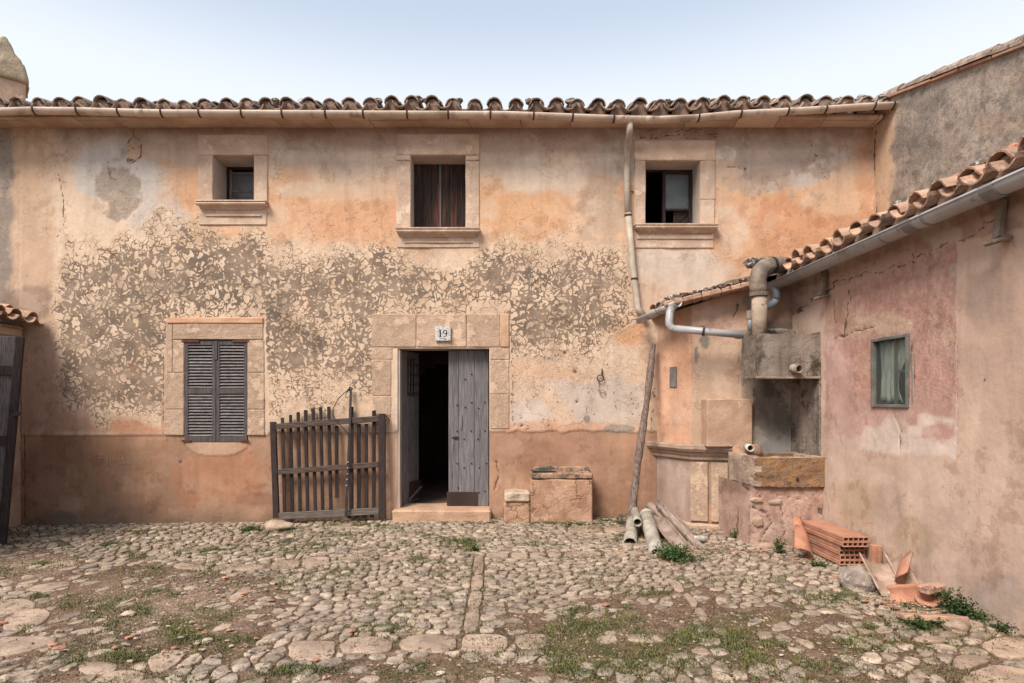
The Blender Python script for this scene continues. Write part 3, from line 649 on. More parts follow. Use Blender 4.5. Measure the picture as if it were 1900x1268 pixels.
# lower left window with louvred shutters
wsh = wempty(WS)
stone(wsh, 'lintel', 322, 490, 601, 631, .012, mat=M_stonedk); stone(wsh, 'render_strip', 312, 490, 590, 601, .022, mat=worn('render_light', A(222, 170, 130), A(206, 150, 112), 5, 4))
for k, (a, b) in enumerate(((601, 692), (692, 760), (760, 808))):
    stone(wsh, 'jamb', 306 if k else 310, 322 if k == 0 else 343, a, b, .010, mat=M_stonedk); stone(wsh, 'jamb', 460 if k else 460, 492, max(a, 631), b, .010, mat=M_stonedk)
stone(wsh, 'jamb', 322, 343, 631, 692, .010, mat=M_stonedk)
rev(wsh, WS, .3)
x0, x1, z0, z1 = WS; xm = (x0+x1)/2
mb = MB(); bx(mb, x0+.01, x1-.01, 8.10, 8.12, z0, z1, .002); mb.build('inner_board', M_wooddk, wsh)
for a, b in ((x0+.004, xm-.003), (xm+.003, x1-.004)):
    yf = 7.985; lf = MB(); st = .045
    bx(lf, a, a+st, yf, yf+.04, z0+.005, z1-.005, .003); bx(lf, b-st, b, yf, yf+.04, z0+.005, z1-.005, .003)
    zm = fz(726)
    for q0, q1 in ((z0+.005, z0+.075), (zm-.035, zm+.035), (z1-.07, z1-.005)): bx(lf, a+st, b-st, yf+.002, yf+.038, q0, q1, .002)
    L_ = lf.build('shutter_leaf', M_shutterv, wsh)
    sb = MB(); cbox(sb, (0, 0, 0), ((b-a)/2-st+.004, .021, .0045), .002, Matrix.Rotation(R(42), 3, 'X')); sm = sb.mesh('slat'); sm.materials.append(M_shutter)
    for (q0, q1) in ((z0+.075, zm-.035), (zm+.035, z1-.07)):
        n = int((q1-q0)/.0405)
        for k in range(n):
            o = link('slat', sm, wsh, Vector(((a+b)/2+random.uniform(-.001, .001), yf+.02, q0+(k+.5)*(q1-q0)/n))-wloc(wsh)); o.rotation_euler.x = R(random.uniform(-5, 4)); o.rotation_euler.y = R(random.uniform(-.5, .5))
mb = MB(); bx(mb, xm-.02, xm+.022, 7.972, 7.986, fz(668), z1-.02, .002); mb.build('closing_strip', M_shutterv, wsh)
for (a, b, zz) in ((x0-.03, x0+.2, z1-.02), (x1-.2, x1+.03, z1-.02), (x0-.03, x0+.09, z0+.02), (x1-.10, x1+.02, z0+.02)):
    mb = MB(); bx(mb, a, b, 7.972, 7.982, zz-.014, zz+.014, .002); mb.build('hinge_strap', M_rust, wsh)
mb = MB(); bx(mb, x0-.01, x1+.01, 7.972, 7.99, z1-.004, z1+.012, .002); mb.build('drip_strip', M_wooddk, wsh)

# doorway
dw = empty_part('doorway', ((WD[0]+WD[1])/2, 8.1, 0), house)
for a, b in ((690, 773), (773, 866), (866, 928)): stone(dw, 'lintel_stone', a, b, 583, 645, .010+random.uniform(0, .006), mat=M_stonedk, amp=.006)
stone(dw, 'render_patch', 928, 945, 583, 645, .02, mat=worn('render_patch', A(214, 172, 134), A(198, 152, 116), 6, 4))
for a, b in ((645, 668), (668, 735), (735, 804)): stone(dw, 'jamb_stone', 690, 729 if a == 645 else 727, a, b, .010, mat=M_stonedk, amp=.006)
for a, b in ((645, 668), (668, 732), (732, 796)): stone(dw, 'jamb_stone', 909, 945, a, b, .010, mat=M_stonedk, amp=.006)
x0, x1, z0, z1 = WD
mb = MB(); bx(mb, x0-.06, x0+.03, 8.0, 8.14, -.1, z1+.03, .004); mb.build('reveal', M_reveal, dw)
mb = MB(); bx(mb, x1-.001, x1+.06, 8.012, 8.35, -.1, z1+.03, .002); bx(mb, x0+.03, x1-.002, 8.0, 8.35, z1-.001, z1+.05, .003); bx(mb, x0-.06, x0-.001, 8.145, 8.35, -.1, z1, .002); mb.build('reveal', M_reveal, dw)
mb = MB(); bx(mb, fx(727, 7.83), fx(911, 7.83), 7.83, 8.40, -.12, .135, .02); st_ = mb.build('step', worn('step_stone', A(208, 164, 128), A(186, 144, 112), 5, 6, c3=A(128, 98, 76), sc3=26, lo3=.62, hi3=.7, bump=.8, bs=40), dw); sub_rough(st_, 5, .012, 5)
# right leaf, closed
dr = empty_part('door_leaf', (fx(870), 8.16, z0), dw)
DX = (fx(832, 8.15), fx(851, 8.15), fx(880, 8.15), x1-.012)
lw = MB(); 
for z_ in (.35, 1.0, 1.75): bx(lw, DX[0]+.01, DX[3]-.01, 8.19, 8.22, z_, z_+.1, .003)
M_dw = empty_part
mbl = []
def leaf_boards(par, edges, y, z0, z1, M=None, org=None):
    for k in range(len(edges)-1):
        mb = MB(); bx(mb, edges[k]+.0015, edges[k+1]-.0015, y+random.uniform(-.004, .004), y+.035, z0, z1, .004)
        if M: mb.v = [tuple(M @ (Vector(v)-org)+org) for v in mb.v]
        o = mb.build('door_board', M_woodgrey, par); sub_rough(o, 2, .002, 6); 
leaf_boards(dw, DX, 8.15, z0+.006, z1-.012)
bpy.data.objects.remove(dr)
lw.build('door_ledges', M_wooddk, dw)
mb = MB(); bx(mb, DX[0]-.02, fx(886, 8.13), 8.132, 8.140, z0+.012, fz(916), .002); mb.build('kick_plate', M_sheet, dw)
def stud(px, py, par=None, y=8.143, s=.012):
    mb = MB(); rock(mb, (fx(px, 8.15), y, fz(py, 8.15)), (s, s*.7, s), 1, .1); mb.build('stud', M_iron, par or dw)
for px_, py_ in ((875, 695), (863, 704), (875, 747), (863, 756), (848, 752), (900, 747), (888, 758), (874, 800), (848, 800), (861, 815), (900, 800), (887, 815), (875, 860), (848, 860), (861, 868), (903, 860), (889, 868), (900, 912), (889, 914), (850, 905)): stud(px_, py_)
mb = MB(); bx(mb, fx(842, 8.14), fx(849, 8.14), 8.135, 8.15, fz(815, 8.14), fz(810, 8.14), .002); bx(mb, fx(838, 8.14), fx(851, 8.14), 8.138, 8.15, fz(813, 8.14), fz(811.5, 8.14), .001); mb.build('lock', M_iron, dw)
mb = MB(); tube(mb, [P(856, 800, 8.145), P(858, 785, 8.142), P(857, 770, 8.142)], .003, 5); mb.build('bent_nail', M_iron, dw)
# left leaf, swung inwards
hz = Vector((x0+.035, 8.17, 0)); Mr = Matrix.Rotation(R(72), 3, 'Z')
def rot(mb): mb.v = [tuple(Mr @ (Vector(v)-hz)+hz) for v in mb.v]; return mb
E0 = [hz.x, hz.x+.16, hz.x+.34, hz.x+.52]
for k in range(3):
    zt_ = fz(745, 8.2) if k < 2 else z1-.012
    mb = MB(); bx(mb, E0[k]+.0015, E0[k+1]-.0015, 8.17, 8.20, z0+.006, (1.62 if k else z1-.012), .004); o = rot(mb).build('door_board', M_woodgrey, dw); sub_rough(o, 2, .002, 6)
mb = MB(); bx(mb, E0[1]+.001, E0[3], 8.168, 8.202, z1-.10, z1-.012, .004); bx(mb, E0[3]-.05, E0[3], 8.1685, 8.2015, 1.62, z1-.10, .004); rot(mb).build('hatch_frame', M_woodgrey, dw)
for k in range(4):
    mb = MB(); zz = 1.66+k*.13; bx(mb, E0[1]-.02, E0[3]-.02, 8.150, 8.168, zz, zz+.016, .002); rot(mb).build('hatch_bar', M_rust, dw)
for k in range(3):
    mb = MB(); xx = E0[1]+.06+k*.09; bx(mb, xx, xx+.022, 8.172, 8.19, 1.62, z1-.10, .002); rot(mb).build('hatch_bar', M_woodgrey, dw)
mb = MB(); bx(mb, E0[1]+.04, E0[3]+.02, 8.148, 8.162, z0+.05, z0+.30, .002); rot(mb).build('kick_plate', M_sheet, dw)
mb = MB(); q0 = Vector((E0[1]-.02, 8.14, z0+.06)); q1 = Vector((E0[3]+.03, 8.14, z0+.20)); bar(mb, q0, q1, .03, .02); rot(mb).build('rail', M_woodgrey, dw)
for zz in (.55, .85, 1.15, 1.35):
    for k in range(3):
        mb = MB(); rock(mb, (E0[k]+.08+.02*(zz > 1), 8.166, zz+.03*k), (.008, .006, .008), 1, .1); rot(mb).build('stud', M_iron, dw)

# rooms behind the openings
rm = empty_part('interior', (-1, 9.5, 0), house)
mb = MB()
for (a, b, c, d, e, f_) in ((X0, X1, 8.36, 12.4, -.15, .10), (X0, X1, 8.36, 12.4, 2.75, 2.95), (X0, X1, 8.30, 12.4, 5.16, 5.19)): bx(mb, a, b, c, d, e, f_, .002)
mb.build('interior_floor', M_floorin, rm)
mb = MB()
bx(mb, X0-.2, X0, 8.02, 12.4, -.2, 5.2, .002); bx(mb, X1, X1+.2, 8.02, 12.4, -.2, 5.2, .002); bx(mb, X0, X1, 12.4, 12.6, -.2, 5.2, .002)
bx(mb, -3.0, -2.85, 8.36, 12.4, .1, 2.75, .002); bx(mb, 1.2, 1.35, 8.36, 12.4, .1, 2.75, .002)
for a, b in ((-2.2, -1.85), (2.9, 3.0)): bx(mb, a, b, 8.36, 12.4, 2.95, 5.2, .002)
# cross wall with an arch
bx(mb, -2.85, -1.42, 10.2, 10.5, .1, 2.75, .002); bx(mb, -.3, 1.2, 10.2, 10.5, .1, 2.75, .002)
n = 10
for k in range(n):
    t0, t1 = math.pi*k/n, math.pi*(k+1)/n; xa, xb = -.86+.56*math.cos(t1), -.86+.56*math.cos(t0); zz = 1.75+.45*min(math.sin(t0), math.sin(t1))
    bx(mb, xa, xb, 10.2, 10.5, zz, 2.75, .0005)
mb.build('interior_wall', M_dark, rm)
# back of the front wall
mb = MB(); 
def hb(a, b, c, d): bx(mb, a, b, 8.06, 8.355, c, d, .001)
xs = [X0, W1[0]-.06, W1[1]+.06, W2[0]-.06, W2[1]+.06, W3[0]-.06, W3[1]+.06, X1]
for k in (0, 2, 4, 6): hb(xs[k], xs[k+1], 2.6, 5.18)
for h_ in (W1, W2, W3): hb(h_[0]-.06, h_[1]+.06, 2.6, h_[2]-.06); hb(h_[0]-.06, h_[1]+.06, h_[3]+.06, 5.18)
xs = [X0, WS[0]-.06, WS[1]+.06, WD[0]-.06, WD[1]+.06, X1]
for k in (0, 2, 4): hb(xs[k], xs[k+1], -.2, 2.599)
hb(WS[0]-.06, WS[1]+.06, -.2, WS[2]-.06); hb(WS[0]-.06, WS[1]+.06, WS[3]+.06, 2.599); hb(WD[0]-.06, WD[1]+.06, WD[3]+.06, 2.599)
mb.build('wall_core', M_dark, house)

# eaves: slabs, tiles, gutter
cor = empty_part('cornice', (-1, 7.8, 5.17), house); x = -8.71
while x < 4.95:
    L_ = min(random.uniform(.5, .82), 5.0-x); mb = MB(); sk = .06
    bx(mb, x+.003, x+L_-.003, 7.70+random.uniform(-.008, .008), 8.3, 5.172+random.uniform(-.004, .004), 5.215, .005)
    mb.v = [(v[0]-(8-v[1])*.18, v[1], v[2]) for v in mb.v]; mb.build('cornice_slab', M_soffit, cor); x += L_

def tile_mesh(name, L, ra, rb, up, seg=8, nl=4, wob=.003):
    """tapering barrel tile along +Y from its lower end at the origin; up = convex side up"""
    mb = MB(); vs = []; thk = .013; a0, a1 = (8, 172) if up else (188, 352)
    sd_ = random.uniform(0, 50)
    for i in range(nl+1):
        t = i/nl; r = ra+(rb-ra)*t
        for rad in (r, r-thk if True else r):
            for k in range(seg+1):
                q = R(a0+(a1-a0)*k/seg); e = wob*mnoise.noise(Vector((k*.7+sd_, i*.8, rad*9)))*2
                yy = t*L+(e*2 if i in (0, nl) else 0)
                vs.append(((rad+e)*math.cos(q), yy, (rad+e)*math.sin(q)*(1.0 if up else .9)))
    m = seg+1; W = 2*m; fs = []
    for i in range(nl):
        o0, o1 = i*W, (i+1)*W
        for k in range(seg):
            fs.append((o0+k, o1+k, o1+k+1, o0+k+1)); fs.append((o0+m+k+1, o1+m+k+1, o1+m+k, o0+m+k))
        fs.append((o0, o0+m, o1+m, o1)); fs.append((o0+m+seg, o0+seg, o1+seg, o1+m+seg))
    for e, fl in ((0, 1), (nl*W, 0)):
        for k in range(seg):
            q = (e+k, e+k+1, e+m+k+1, e+m+k); fs.append(q if fl else q[::-1])
    mb.add(vs, [f[::-1] for f in fs]); me = mb.mesh(name)
    bm = bmesh.new(); bm.from_mesh(me); bmesh.ops.recalc_face_normals(bm, faces=bm.faces); bm.to_mesh(me); bm.free(); return me
COV = [tile_mesh('roof_tile', .46, .100, .080, True) for _ in range(8)]; CHA = [tile_mesh('roof_tile', .46, .102, .118, False) for _ in range(8)]
COV2 = [m.copy() for m in COV]; CHA2 = [m.copy() for m in CHA]
for m in COV+CHA: m.materials.append(M_tile)
for m in COV2+CHA2: m.materials.append(M_tile2)
def tiles(par, org, along, ups, n, courses, pitch, slope, zf=None, sets=(COV, CHA), jitter=1):
    """rows of barrel tiles; org = eave start, along = unit vector on the eave, ups = unit horizontal vector up the slope"""
    along = Vector(along); ups = Vector(ups); base = wloc(par)
    yaw = math.atan2(-ups.x, ups.y)
    for c in range(courses):
        for k in range(n):
            for kind in (0, 1):
                u = (k+(.5 if kind else 0))*pitch
                if c == 0 and kind == 1 and False: continue
                p = Vector(org)+along*(u+random.uniform(-.014, .014)*jitter)+ups*(c*.33*math.cos(slope)+random.uniform(-.02, .02)*jitter-(.035 if kind else -.03))
                p.z += c*.33*math.sin(slope)+(.008 if kind else -.008)+random.uniform(-.012, .012)*jitter+c*.012+(zf(u) if zf else 0)
                o = link('roof_tile', random.choice(sets[kind]), par, p-base)
                o.rotation_euler = (slope-.03+random.uniform(-.03, .03)*jitter, random.uniform(-.09, .09)*jitter, yaw+random.uniform(-.09, .09)*jitter)
roof = MB(); sl = R(17)
vs = [(-8.9, 7.78, 5.21), (5.1, 7.78, 5.21), (5.1, 12.7, 5.21+4.92*math.tan(sl)), (-8.9, 12.7, 5.21+4.92*math.tan(sl))]
roof.add(vs+[(a, b, c-.04) for a, b, c in vs], [(0, 1, 2, 3), (7, 6, 5, 4), (0, 4, 5, 1), (1, 5, 6, 2), (2, 6, 7, 3), (3, 7, 4, 0)])
roof = roof.build('roof', M_tile, house)
zz_ = lambda u: zq_(u-1.31)
zq_ = lambda u: .012*math.sin(u*1.3)+.008*math.sin(u*3.1+1)+(.03*max(0, (u-9.5)/3))
tiles(roof, (-8.66, 7.60, 5.298), (1, 0, 0), (0, 1, 0), 53, 2, .262, sl, zz_)
mb = MB()
for k in range(53):
    x = -8.66+k*.262; z = 5.30+zz_(k*.262); n = 10
    vs = [(x+.082*math.cos(math.pi*i/n), 7.645+random.uniform(-.012, .012), z-.012+.076*math.sin(math.pi*i/n)) for i in range(n+1)]
    vs += [(x-.11, 7.665, z-.12), (x+.11, 7.665, z-.12)]
    vb = [(a, 7.85, c+.05) for a, b, c in vs]; m = len(vs)
    fs = [tuple(range(m))[::-1]]+[(i, (i+1) % m, m+(i+1) % m, m+i) for i in range(m)]; mb.add(vs, fs[:1]+fs[1:]); mb.v += []; mb.add(vb, [])
    # sides share the last two rings
    a = len(mb.v)-2*m
    mb.f[-m:] = [(a+i, a+(i+1) % m, a+m+(i+1) % m, a+m+i) for i in range(m)]
fill = mb.build('mortar_fill', M_grout, roof, kind='stuff')
for px_, s in ((510, .05), (565, .06), (700, .05), (775, .06), (790, .04), (850, .05), (880, .04), (985, .07), (1060, .06), (1240, .05), (1560, .05), (1600, .06), (1640, .07), (640, .04), (1310, .045), (1385, .04)):
    mb = MB(); rock(mb, (fx(px_, 7.72), 7.74, 5.385+zz_(fx(px_, 7.72)+8.66)+s*.2), (s*1.2, s, s*.7), 2, .5); mb.build('mortar_lump', M_lichen, roof)

GP = [(-250, 207), (-80, 207), (0, 209), (60, 207), (150, 208), (300, 212), (520, 213), (700, 214), (940, 215), (1050, 219), (1150, 223), (1220, 224), (1290, 221), (1360, 214), (1440, 210), (1530, 205), (1600, 200), (1672, 197)]
GP = [(a, b+1) for a, b in GP]
gy = 7.56
gut = MB(); gp = [P(a, b-5, gy) for a, b in GP]
channel(gut, gp, .062, .005, 12, 178, 362); 
gut = smooth(gut.build('gutter', M_gutter, house))
def on_g(px): 
    return float(np.interp(px, [a for a, b in GP], [b for a, b in GP]))-5
for px_ in (-10, 66, 146, 222, 302, 372, 450, 525, 605, 675, 756, 832, 910, 990, 1062, 1138, 1295, 1373, 1460, 1530, 1620, 1655):
    c = P(px_, on_g(px_), gy); mb = MB()
    channel(mb, [c+Vector((-.010, 0, 0)), c+Vector((.010, 0, 0))], .068, .006, 10, 170, 368)
    bar(mb, c+Vector((0, .06, .01)), c+Vector((.0, .16, .03)), .02, .004, .001, (0, 0, 1)); mb.build('gutter_strap', M_strap, gut)
for px_ in (262, 905, 1150, 1205): 
    c = P(px_, on_g(px_), gy); mb = MB(); channel(mb, [c+Vector((-.05, 0, 0)), c+Vector((.05, 0, 0))], .0655, .004, 10, 178, 362); smooth(mb.build('gutter_joint', M_gutter, gut))
# downpipe
dp = MB(); pts = [P(1167, 232, 7.60), P(1167, 262, 7.62), P(1165, 300, 7.93), P(1164, 395, 7.94)]
dp = MB(); tube(dp, [P(1169, 226, 7.57), P(1168, 246, 7.60), P(1164, 272, 7.90), P(1163, 330, 7.93), P(1165, 402, 7.93)], .040, 12, False, hollow=.003)
tube(dp, [P(1165, 396, 7.93), P(1172, 470, 7.93), P(1177, 520, 7.93), P(1183, 572, 7.93), P(1196, 588, 7.90)], .042, 12, False, hollow=.003)
dpo = smooth(dp.build('downpipe', M_dpipe, house))
for (px_, py_) in ((1165, 400), (1177, 518)):
    c = P(px_, py_, 7.93); mb = MB(); tube(mb, [c+Vector((0, 0, -.012)), c+Vector((0, 0, .012))], .047, 12); mb.build('pipe_clip', M_strap, dpo)
mb = MB(); bar(mb, P(1170, 355, 7.96), P(1178, 357, 7.99), .01, .01); mb.build('pipe_hook', M_strap, dpo)

# chimney behind the roof, far left
ch = empty('chimney', P(8, 240, 9.6), 'tapered stone chimney with a rounded cap above the left end of the tiled roof', 'chimney')
c = P(8, 240, 9.6)
def sqring(hw, z, rnd=.25, n=16, dx=0):
    o = []
    for k in range(n):
        q = 2*math.pi*k/n; cx_, cy_ = math.cos(q), math.sin(q); m = max(abs(cx_), abs(cy_)); s = hw*.72/(m*(1-rnd)+rnd); q += R(39); cx_, cy_ = math.cos(q), math.sin(q)
        o.append(Vector((c.x+dx+cx_*s, c.y+cy_*s, z)))
    return o
def stack(prof, name, mat, par):
    mb = MB(); vs = []; n = 16
    for (hw, z, r) in prof: vs += sqring(hw, z, r)
    fs = [tuple(range(n))[::-1], tuple(len(vs)-n+k for k in range(n))]
    for i in range(len(prof)-1):
        for k in range(n): fs.append((i*n+k, i*n+(k+1) % n, (i+1)*n+(k+1) % n, (i+1)*n+k))
    mb.add(vs, fs); o = mb.build(name, mat, par); sub_rough(o, 2, .02, 5); return smooth(o)
zf = lambda y: fz(y, 9.6)
stack([(.37, 5.2, .1), (.37, zf(150), .1), (.35, zf(125), .15)], 'shaft', M_stonedk, ch)
stack([(.38, zf(158), .05), (.425, zf(158), .05), (.43, zf(154), .05), (.36, zf(126), .1), (.33, zf(121), .2), (.25, zf(104), .4), (.16, zf(88), .6), (.09, zf(76), .8), (.05, zf(70), 1), (.01, zf(68), 1)], 'cap', worn('chimney_cap', A(176, 154, 124), A(146, 126, 104), 5, 6, c3=A(160, 146, 108), sc3=9, bump=1, bs=30, bd=.02), ch)

# ================================================================== OLD WING ON THE RIGHT (grey gable wall)
wing = empty('neighbour_wing', (5.4, 6.5, 0), 'tall wing with a rough grey cement side wall rising behind the low tiled roof', 'building')
def paint_gable(x, y, X, Y, Z):
    p = Paint(x, y, (172, 154, 138)); n1 = fbm(x*.015, y*.015, 81, 5)
    p.mix(sst(.4, .65, n1), (138, 124, 114), .8); p.mix(sst(.5, .7, fbm(x*.03, y*.02, 82, 4)), (168, 146, 130), .6); p.mix(sst(.55, .7, fbm(x*.08, y*.08, 83, 3)), (110, 102, 98), .5)
    p.rough += 1; e = 1-sst(7.0, 8.5, 1656-x+0) ; m = 1-sst(-5, 5, (x-1657)+(fbm(x*.1, y*.06, 84, 4)-.5)*22+(y-300)*.03); p.mix(m, (212, 172, 138), .95); p.rough *= 1-m*.8; p.d += m*.008
    p.crack([(1625, 240), (1623, 300), (1626, 400)], 1.2, 5, k=.7); p.blob(1770, 155, 12, 14, (190, 172, 156), .9, .2, .5, 85, .05); p.blob(1850, 230, 40, 20, (176, 146, 124), .5, seed=86)
    return p
ytop = lambda u: 5.50-u*.255
sheet('side_wall', wing, (5.0, 8.0), (5.0, 2.6), 2.9, ytop, .035, paint_gable)
mb = MB(); vs = [(5.03, 8.0, 2.9), (5.03, 2.6, 2.9), (5.03, 2.6, 5.50-5.4*.255-.02), (5.03, 8.0, 5.48)]; vs += [(9, b, c) for a, b, c in vs]
mb.add(vs, [(4, 5, 6, 7), (0, 4, 7, 3), (1, 2, 6, 5), (3, 7, 6, 2), (0, 1, 5, 4)]); mb.build('wing_core', M_dark, wing)
vr = MB(); sg = math.atan(.255)
for k in range(15):
    u = 5.35-k*.36; z = 5.50-u*.255; me = random.choice(COV)
    o = link('verge_tile', me, wing, Vector((5.05+random.uniform(-.012, .012), 8-u-.2, z-.03+.006*k*0))-wloc(wing)); o.rotation_euler = (sg+random.uniform(-.02, .02), random.uniform(-.2, .05), random.uniform(-.04, .04))
    o = link('verge_tile', random.choice(COV), wing, Vector((5.29, 8-u-.2, z+.01))-wloc(wing)); o.rotation_euler = (sg, 0, random.uniform(-.04, .04))
M_verge = worn('verge_flat_tile', A(196, 136, 104), A(168, 132, 108), 9, 4, bump=.5)
for k in range(13):
    u = 5.3-k*.42; z = 5.50-u*.255; mb = MB(); bar(mb, (5.02, 8-u, z+.0), (5.02, 8-u+.40, z+.40*.255), .12, .03, .004, (0, 0, 1), .004); mb.build('verge_slab', M_verge, wing)

# ================================================================== LOW OUTBUILDING ON THE RIGHT
XR = 3.5
ob = empty('outbuilding', (4.2, 4.5, 0), 'low outbuilding with pink and beige flaking render and a tiled lean-to roof on the right', 'building')
WR = (5.60, 5.11, 1.50, 2.12)       # window: far y, near y, z0, z1
def paint_right(x, y, X, Y, Z):
    p = Paint(x, y, (220, 184, 162)); p.craze -= 1; n1 = fbm(x*.012, y*.012, 91, 5); n2 = fbm(x*.05, y*.05, 92, 4); n3 = fbm(Y*3, Z*3, 93, 5)
    p.mix(sst(.4, .7, n1), (192, 158, 136), .6)
    # band under the eaves
    eb = np.interp(x, [1450, 1500, 1560, 1640, 1720, 1770, 1900], [600, 570, 535, 505, 475, 452, 425])
    up = 1-sst(-3, 3, y-eb+(n2-.5)*14); p.mix(up, (186, 150, 128), .8); p.mix(up*sst(.5, .6, n2), (170, 130, 108), .6); p.d += up*.012
    p.mix(up*blob(x, y, 1750, 440, 36, 30, .2, .6, 94, .05), (200, 176, 156), .9)
    # pink field
    xl = 1528+(n2-.5)*12; pk = sst(0, 4, x-xl)*(1-sst(-2, 2, x-1775+(n2-.5)*5))*(1-sst(-5, 5, y-np.interp(x, [1530, 1600, 1775], [825, 838, 850])+(n2-.5)*16))*(1-up)
    p.mix(pk, (204, 152, 138), 1.); p.mix(pk*sst(.50, .56, fbm(Y*5, Z*5, 94, 7)), (222, 186, 170), .7); pr = pk*sst(1560, 1590, x)*(1-sst(700, 830, y+(n1-.5)*60)); p.rough = pr*1.; p.mix(pr, (196, 146, 128), .7)
    p.mix(pk*sst(.52, .66, n1), (194, 152, 134), .6)
    p.mix(pk*(1-sst(1560, 1600, x))*(1-sst(580, 640, y)), (200, 158, 130), .8)
    p.mix(pk*blob(x, y, 1640, 600, 55, 20, .2, .5, 95, .05), (208, 172, 144), .95); p.mix(pk*blob(x, y, 1600, 615, 30, 14, .2, .5, 96, .05), (206, 168, 140), .9)
    p.mix(pk*blob(x, y, 1755, 625, 13, 16, .2, .5, 96, .05), (206, 166, 140), .9); p.mix(pk*blob(x, y, 1768, 500, 10, 14, .2, .7, 97, .08), (206, 180, 160), .8)
    wl = pk*sst(780, 806, y-(x-1540)*.05+(fbm(x*.03, y*.03, 98, 7)-.5)*130); p.mix(wl, (228, 204, 188), .9)
    p.mix(pk*(1-sst(1570, 1620, x))*sst(640, 700, y), (196, 154, 142), .6)
    p.mix(pk*blob(x, y, 1615, 700, 28, 70, .3, .3, 99), (200, 150, 128), .6)
    # smooth beige field towards the viewer
    rt = sst(-2, 2, x-1775+(n2-.5)*5)*(1-up); p.mix(rt, (216, 180, 156), .9); p.mix(rt*sst(.45, .65, fbm(Y*.9, Z*.9, 101, 6)), (202, 166, 144), .8); p.mix(rt*blob(x, y, 1830, 560, 60, 60, .7, .3, 102), (170, 142, 126), .7)
    low = sst(0, 14, y-np.interp(x, [1530, 1600, 1775, 1900], [828, 840, 852, 800])); p.mix(low*(1-rt*.5), (216, 184, 162), .8); p.mix(low*sst(.45, .7, n3), (204, 170, 148), .4)
    p.mix(low*blob(x, y, 1600, 930, 45, 60, .6, .5, 103), (178, 150, 110), .45); p.mix(low*blob(x, y, 1710, 1000, 60, 30, .5, .6, 104), (178, 150, 112), .4)
    p.mix(low*blob(x, y, 1650, 930, 30, 40, .6, .4, 105), (182, 154, 136), .5); p.mix(low*blob(x, y, 1860, 1110, 60, 50, .6, .5, 106), (172, 150, 138), .6); p.mix(low*blob(x, y, 1820, 1060, 40, 50, .6, .5, 107), (166, 138, 120), .4)
    p.crack([(1458, 590), (1500, 568), (1520, 550), (1535, 542), (1548, 525), (1572, 522), (1590, 510), (1640, 500), (1700, 482), (1760, 452), (1800, 440), (1850, 405)], 1.3, 16, k=.9)
    p.crack([(1700, 480), (1690, 462), (1640, 470)], 1.1, 14, k=.8); p.crack([(1576, 540), (1572, 580), (1566, 620), (1548, 632)], 1.2, 12, k=.8); p.crack([(1546, 560), (1548, 600)], 1.1, 10, k=.6); p.crack([(1560, 625), (1600, 612), (1620, 606)], 1.2, 8, k=.8)
    p.crack([(1660, 770), (1672, 800), (1668, 845)], .9, 6, k=.6); p.crack([(1690, 640), (1694, 700), (1692, 752)], 1.6, 8, k=.7); p.crack([(1830, 700), (1806, 730)], .8, 20, k=.35); p.crack([(1775, 640), (1777, 840)], .7, 4, k=.35)
    return p
NR = 7.12
sheet('yard_wall', ob, (XR, NR), (XR, 1.2), -.25, 2.98, .0145, paint_right, [(NR-WR[0], NR-WR[1], WR[2], WR[3])])
mb = MB()
for a, b, c, d in ((1.2, WR[1]-.02, -.2, 2.97), (WR[0]+.02, 7.95, -.2, 2.97), (WR[1]-.02, WR[0]+.02, -.2, WR[2]-.02), (WR[1]-.02, WR[0]+.02, WR[3]+.02, 2.97)): bx(mb, XR+.03, XR+.3, a, b, c, d, .001)
bx(mb, 5.6, 5.7, 1.2, 7.95, -.2, 2.9, .002); bx(mb, XR+.3, 5.6, 7.86, 7.95, -.2, 3.2, .002); bx(mb, XR+.3, 5.6, 1.2, 1.3, -.2, 2.97, .002); bx(mb, XR+.3, 5.6, 1.3, 7.95, -.2, 0, .002)
mb.build('wall_core', M_dark, ob)
# window in it
wr = empty_part('window', (XR, 5.35, WR[2]), ob); y1, y0, z0, z1 = WR
def frame_x(par, x, ya, yb, z0, z1, t, thk, mat, name):
    mb = MB(); bx(mb, x, x+thk, ya, ya+t, z0, z1, .003); bx(mb, x, x+thk, yb-t, yb, z0, z1, .003); bx(mb, x+.001, x+thk-.001, ya+t, yb-t, z0, z0+t, .003); bx(mb, x+.001, x+thk-.001, ya+t, yb-t, z1-t, z1, .003); return mb.build(name, mat, par)
frame_x(wr, XR-.022, y0-.005, y1+.005, z0-.005, z1+.005, .028, .05, M_turq, 'window_frame')
mb = MB(); bx(mb, XR+.02, XR+.035, y0+.20, y0+.225, z0+.02, z1-.02, .002); bx(mb, XR+.02, XR+.034, y0+.03, y0+.20, z0+.30, z0+.325, .002); mb.build('glazing_bar', M_turq, wr)
mb = MB(); bx(mb, XR+.010, XR+.014, y0+.02, y1-.02, z0+.02, z1-.02, .001); mb.build('pane', M_glassclear, wr)
mb = MB(); n = 24; vs = []; fs = []
for j in range(14):
    v = j/13; w_ = .42-.16*math.sin(v*2.2)**2
    for i in range(n+1):
        u = i/n; vs.append((XR+.045+.010*math.sin(u*22+v*3)+.01*math.sin(u*9), y1-.03-u*w_, z1-.03-v*(z1-z0-.08)+.01*math.sin(u*11)))
for j in range(13):
    for i in range(n): a = j*(n+1)+i; fs.append((a, a+n+1, a+n+2, a+1))
mb.add(vs, fs); cu = smooth(mb.build('curtain', M_curtain, wr)); sm_ = cu.modifiers.new('thick', 'SOLIDIFY'); sm_.thickness = .003
mb = MB(); bx(mb, XR-.004, XR+.02, y0-.05, y0-.012, z0+.02, z0+.46, .006, .004); o = mb.build('broken_render', M_conclt, wr); sub_rough(o, 3, .012, 14)
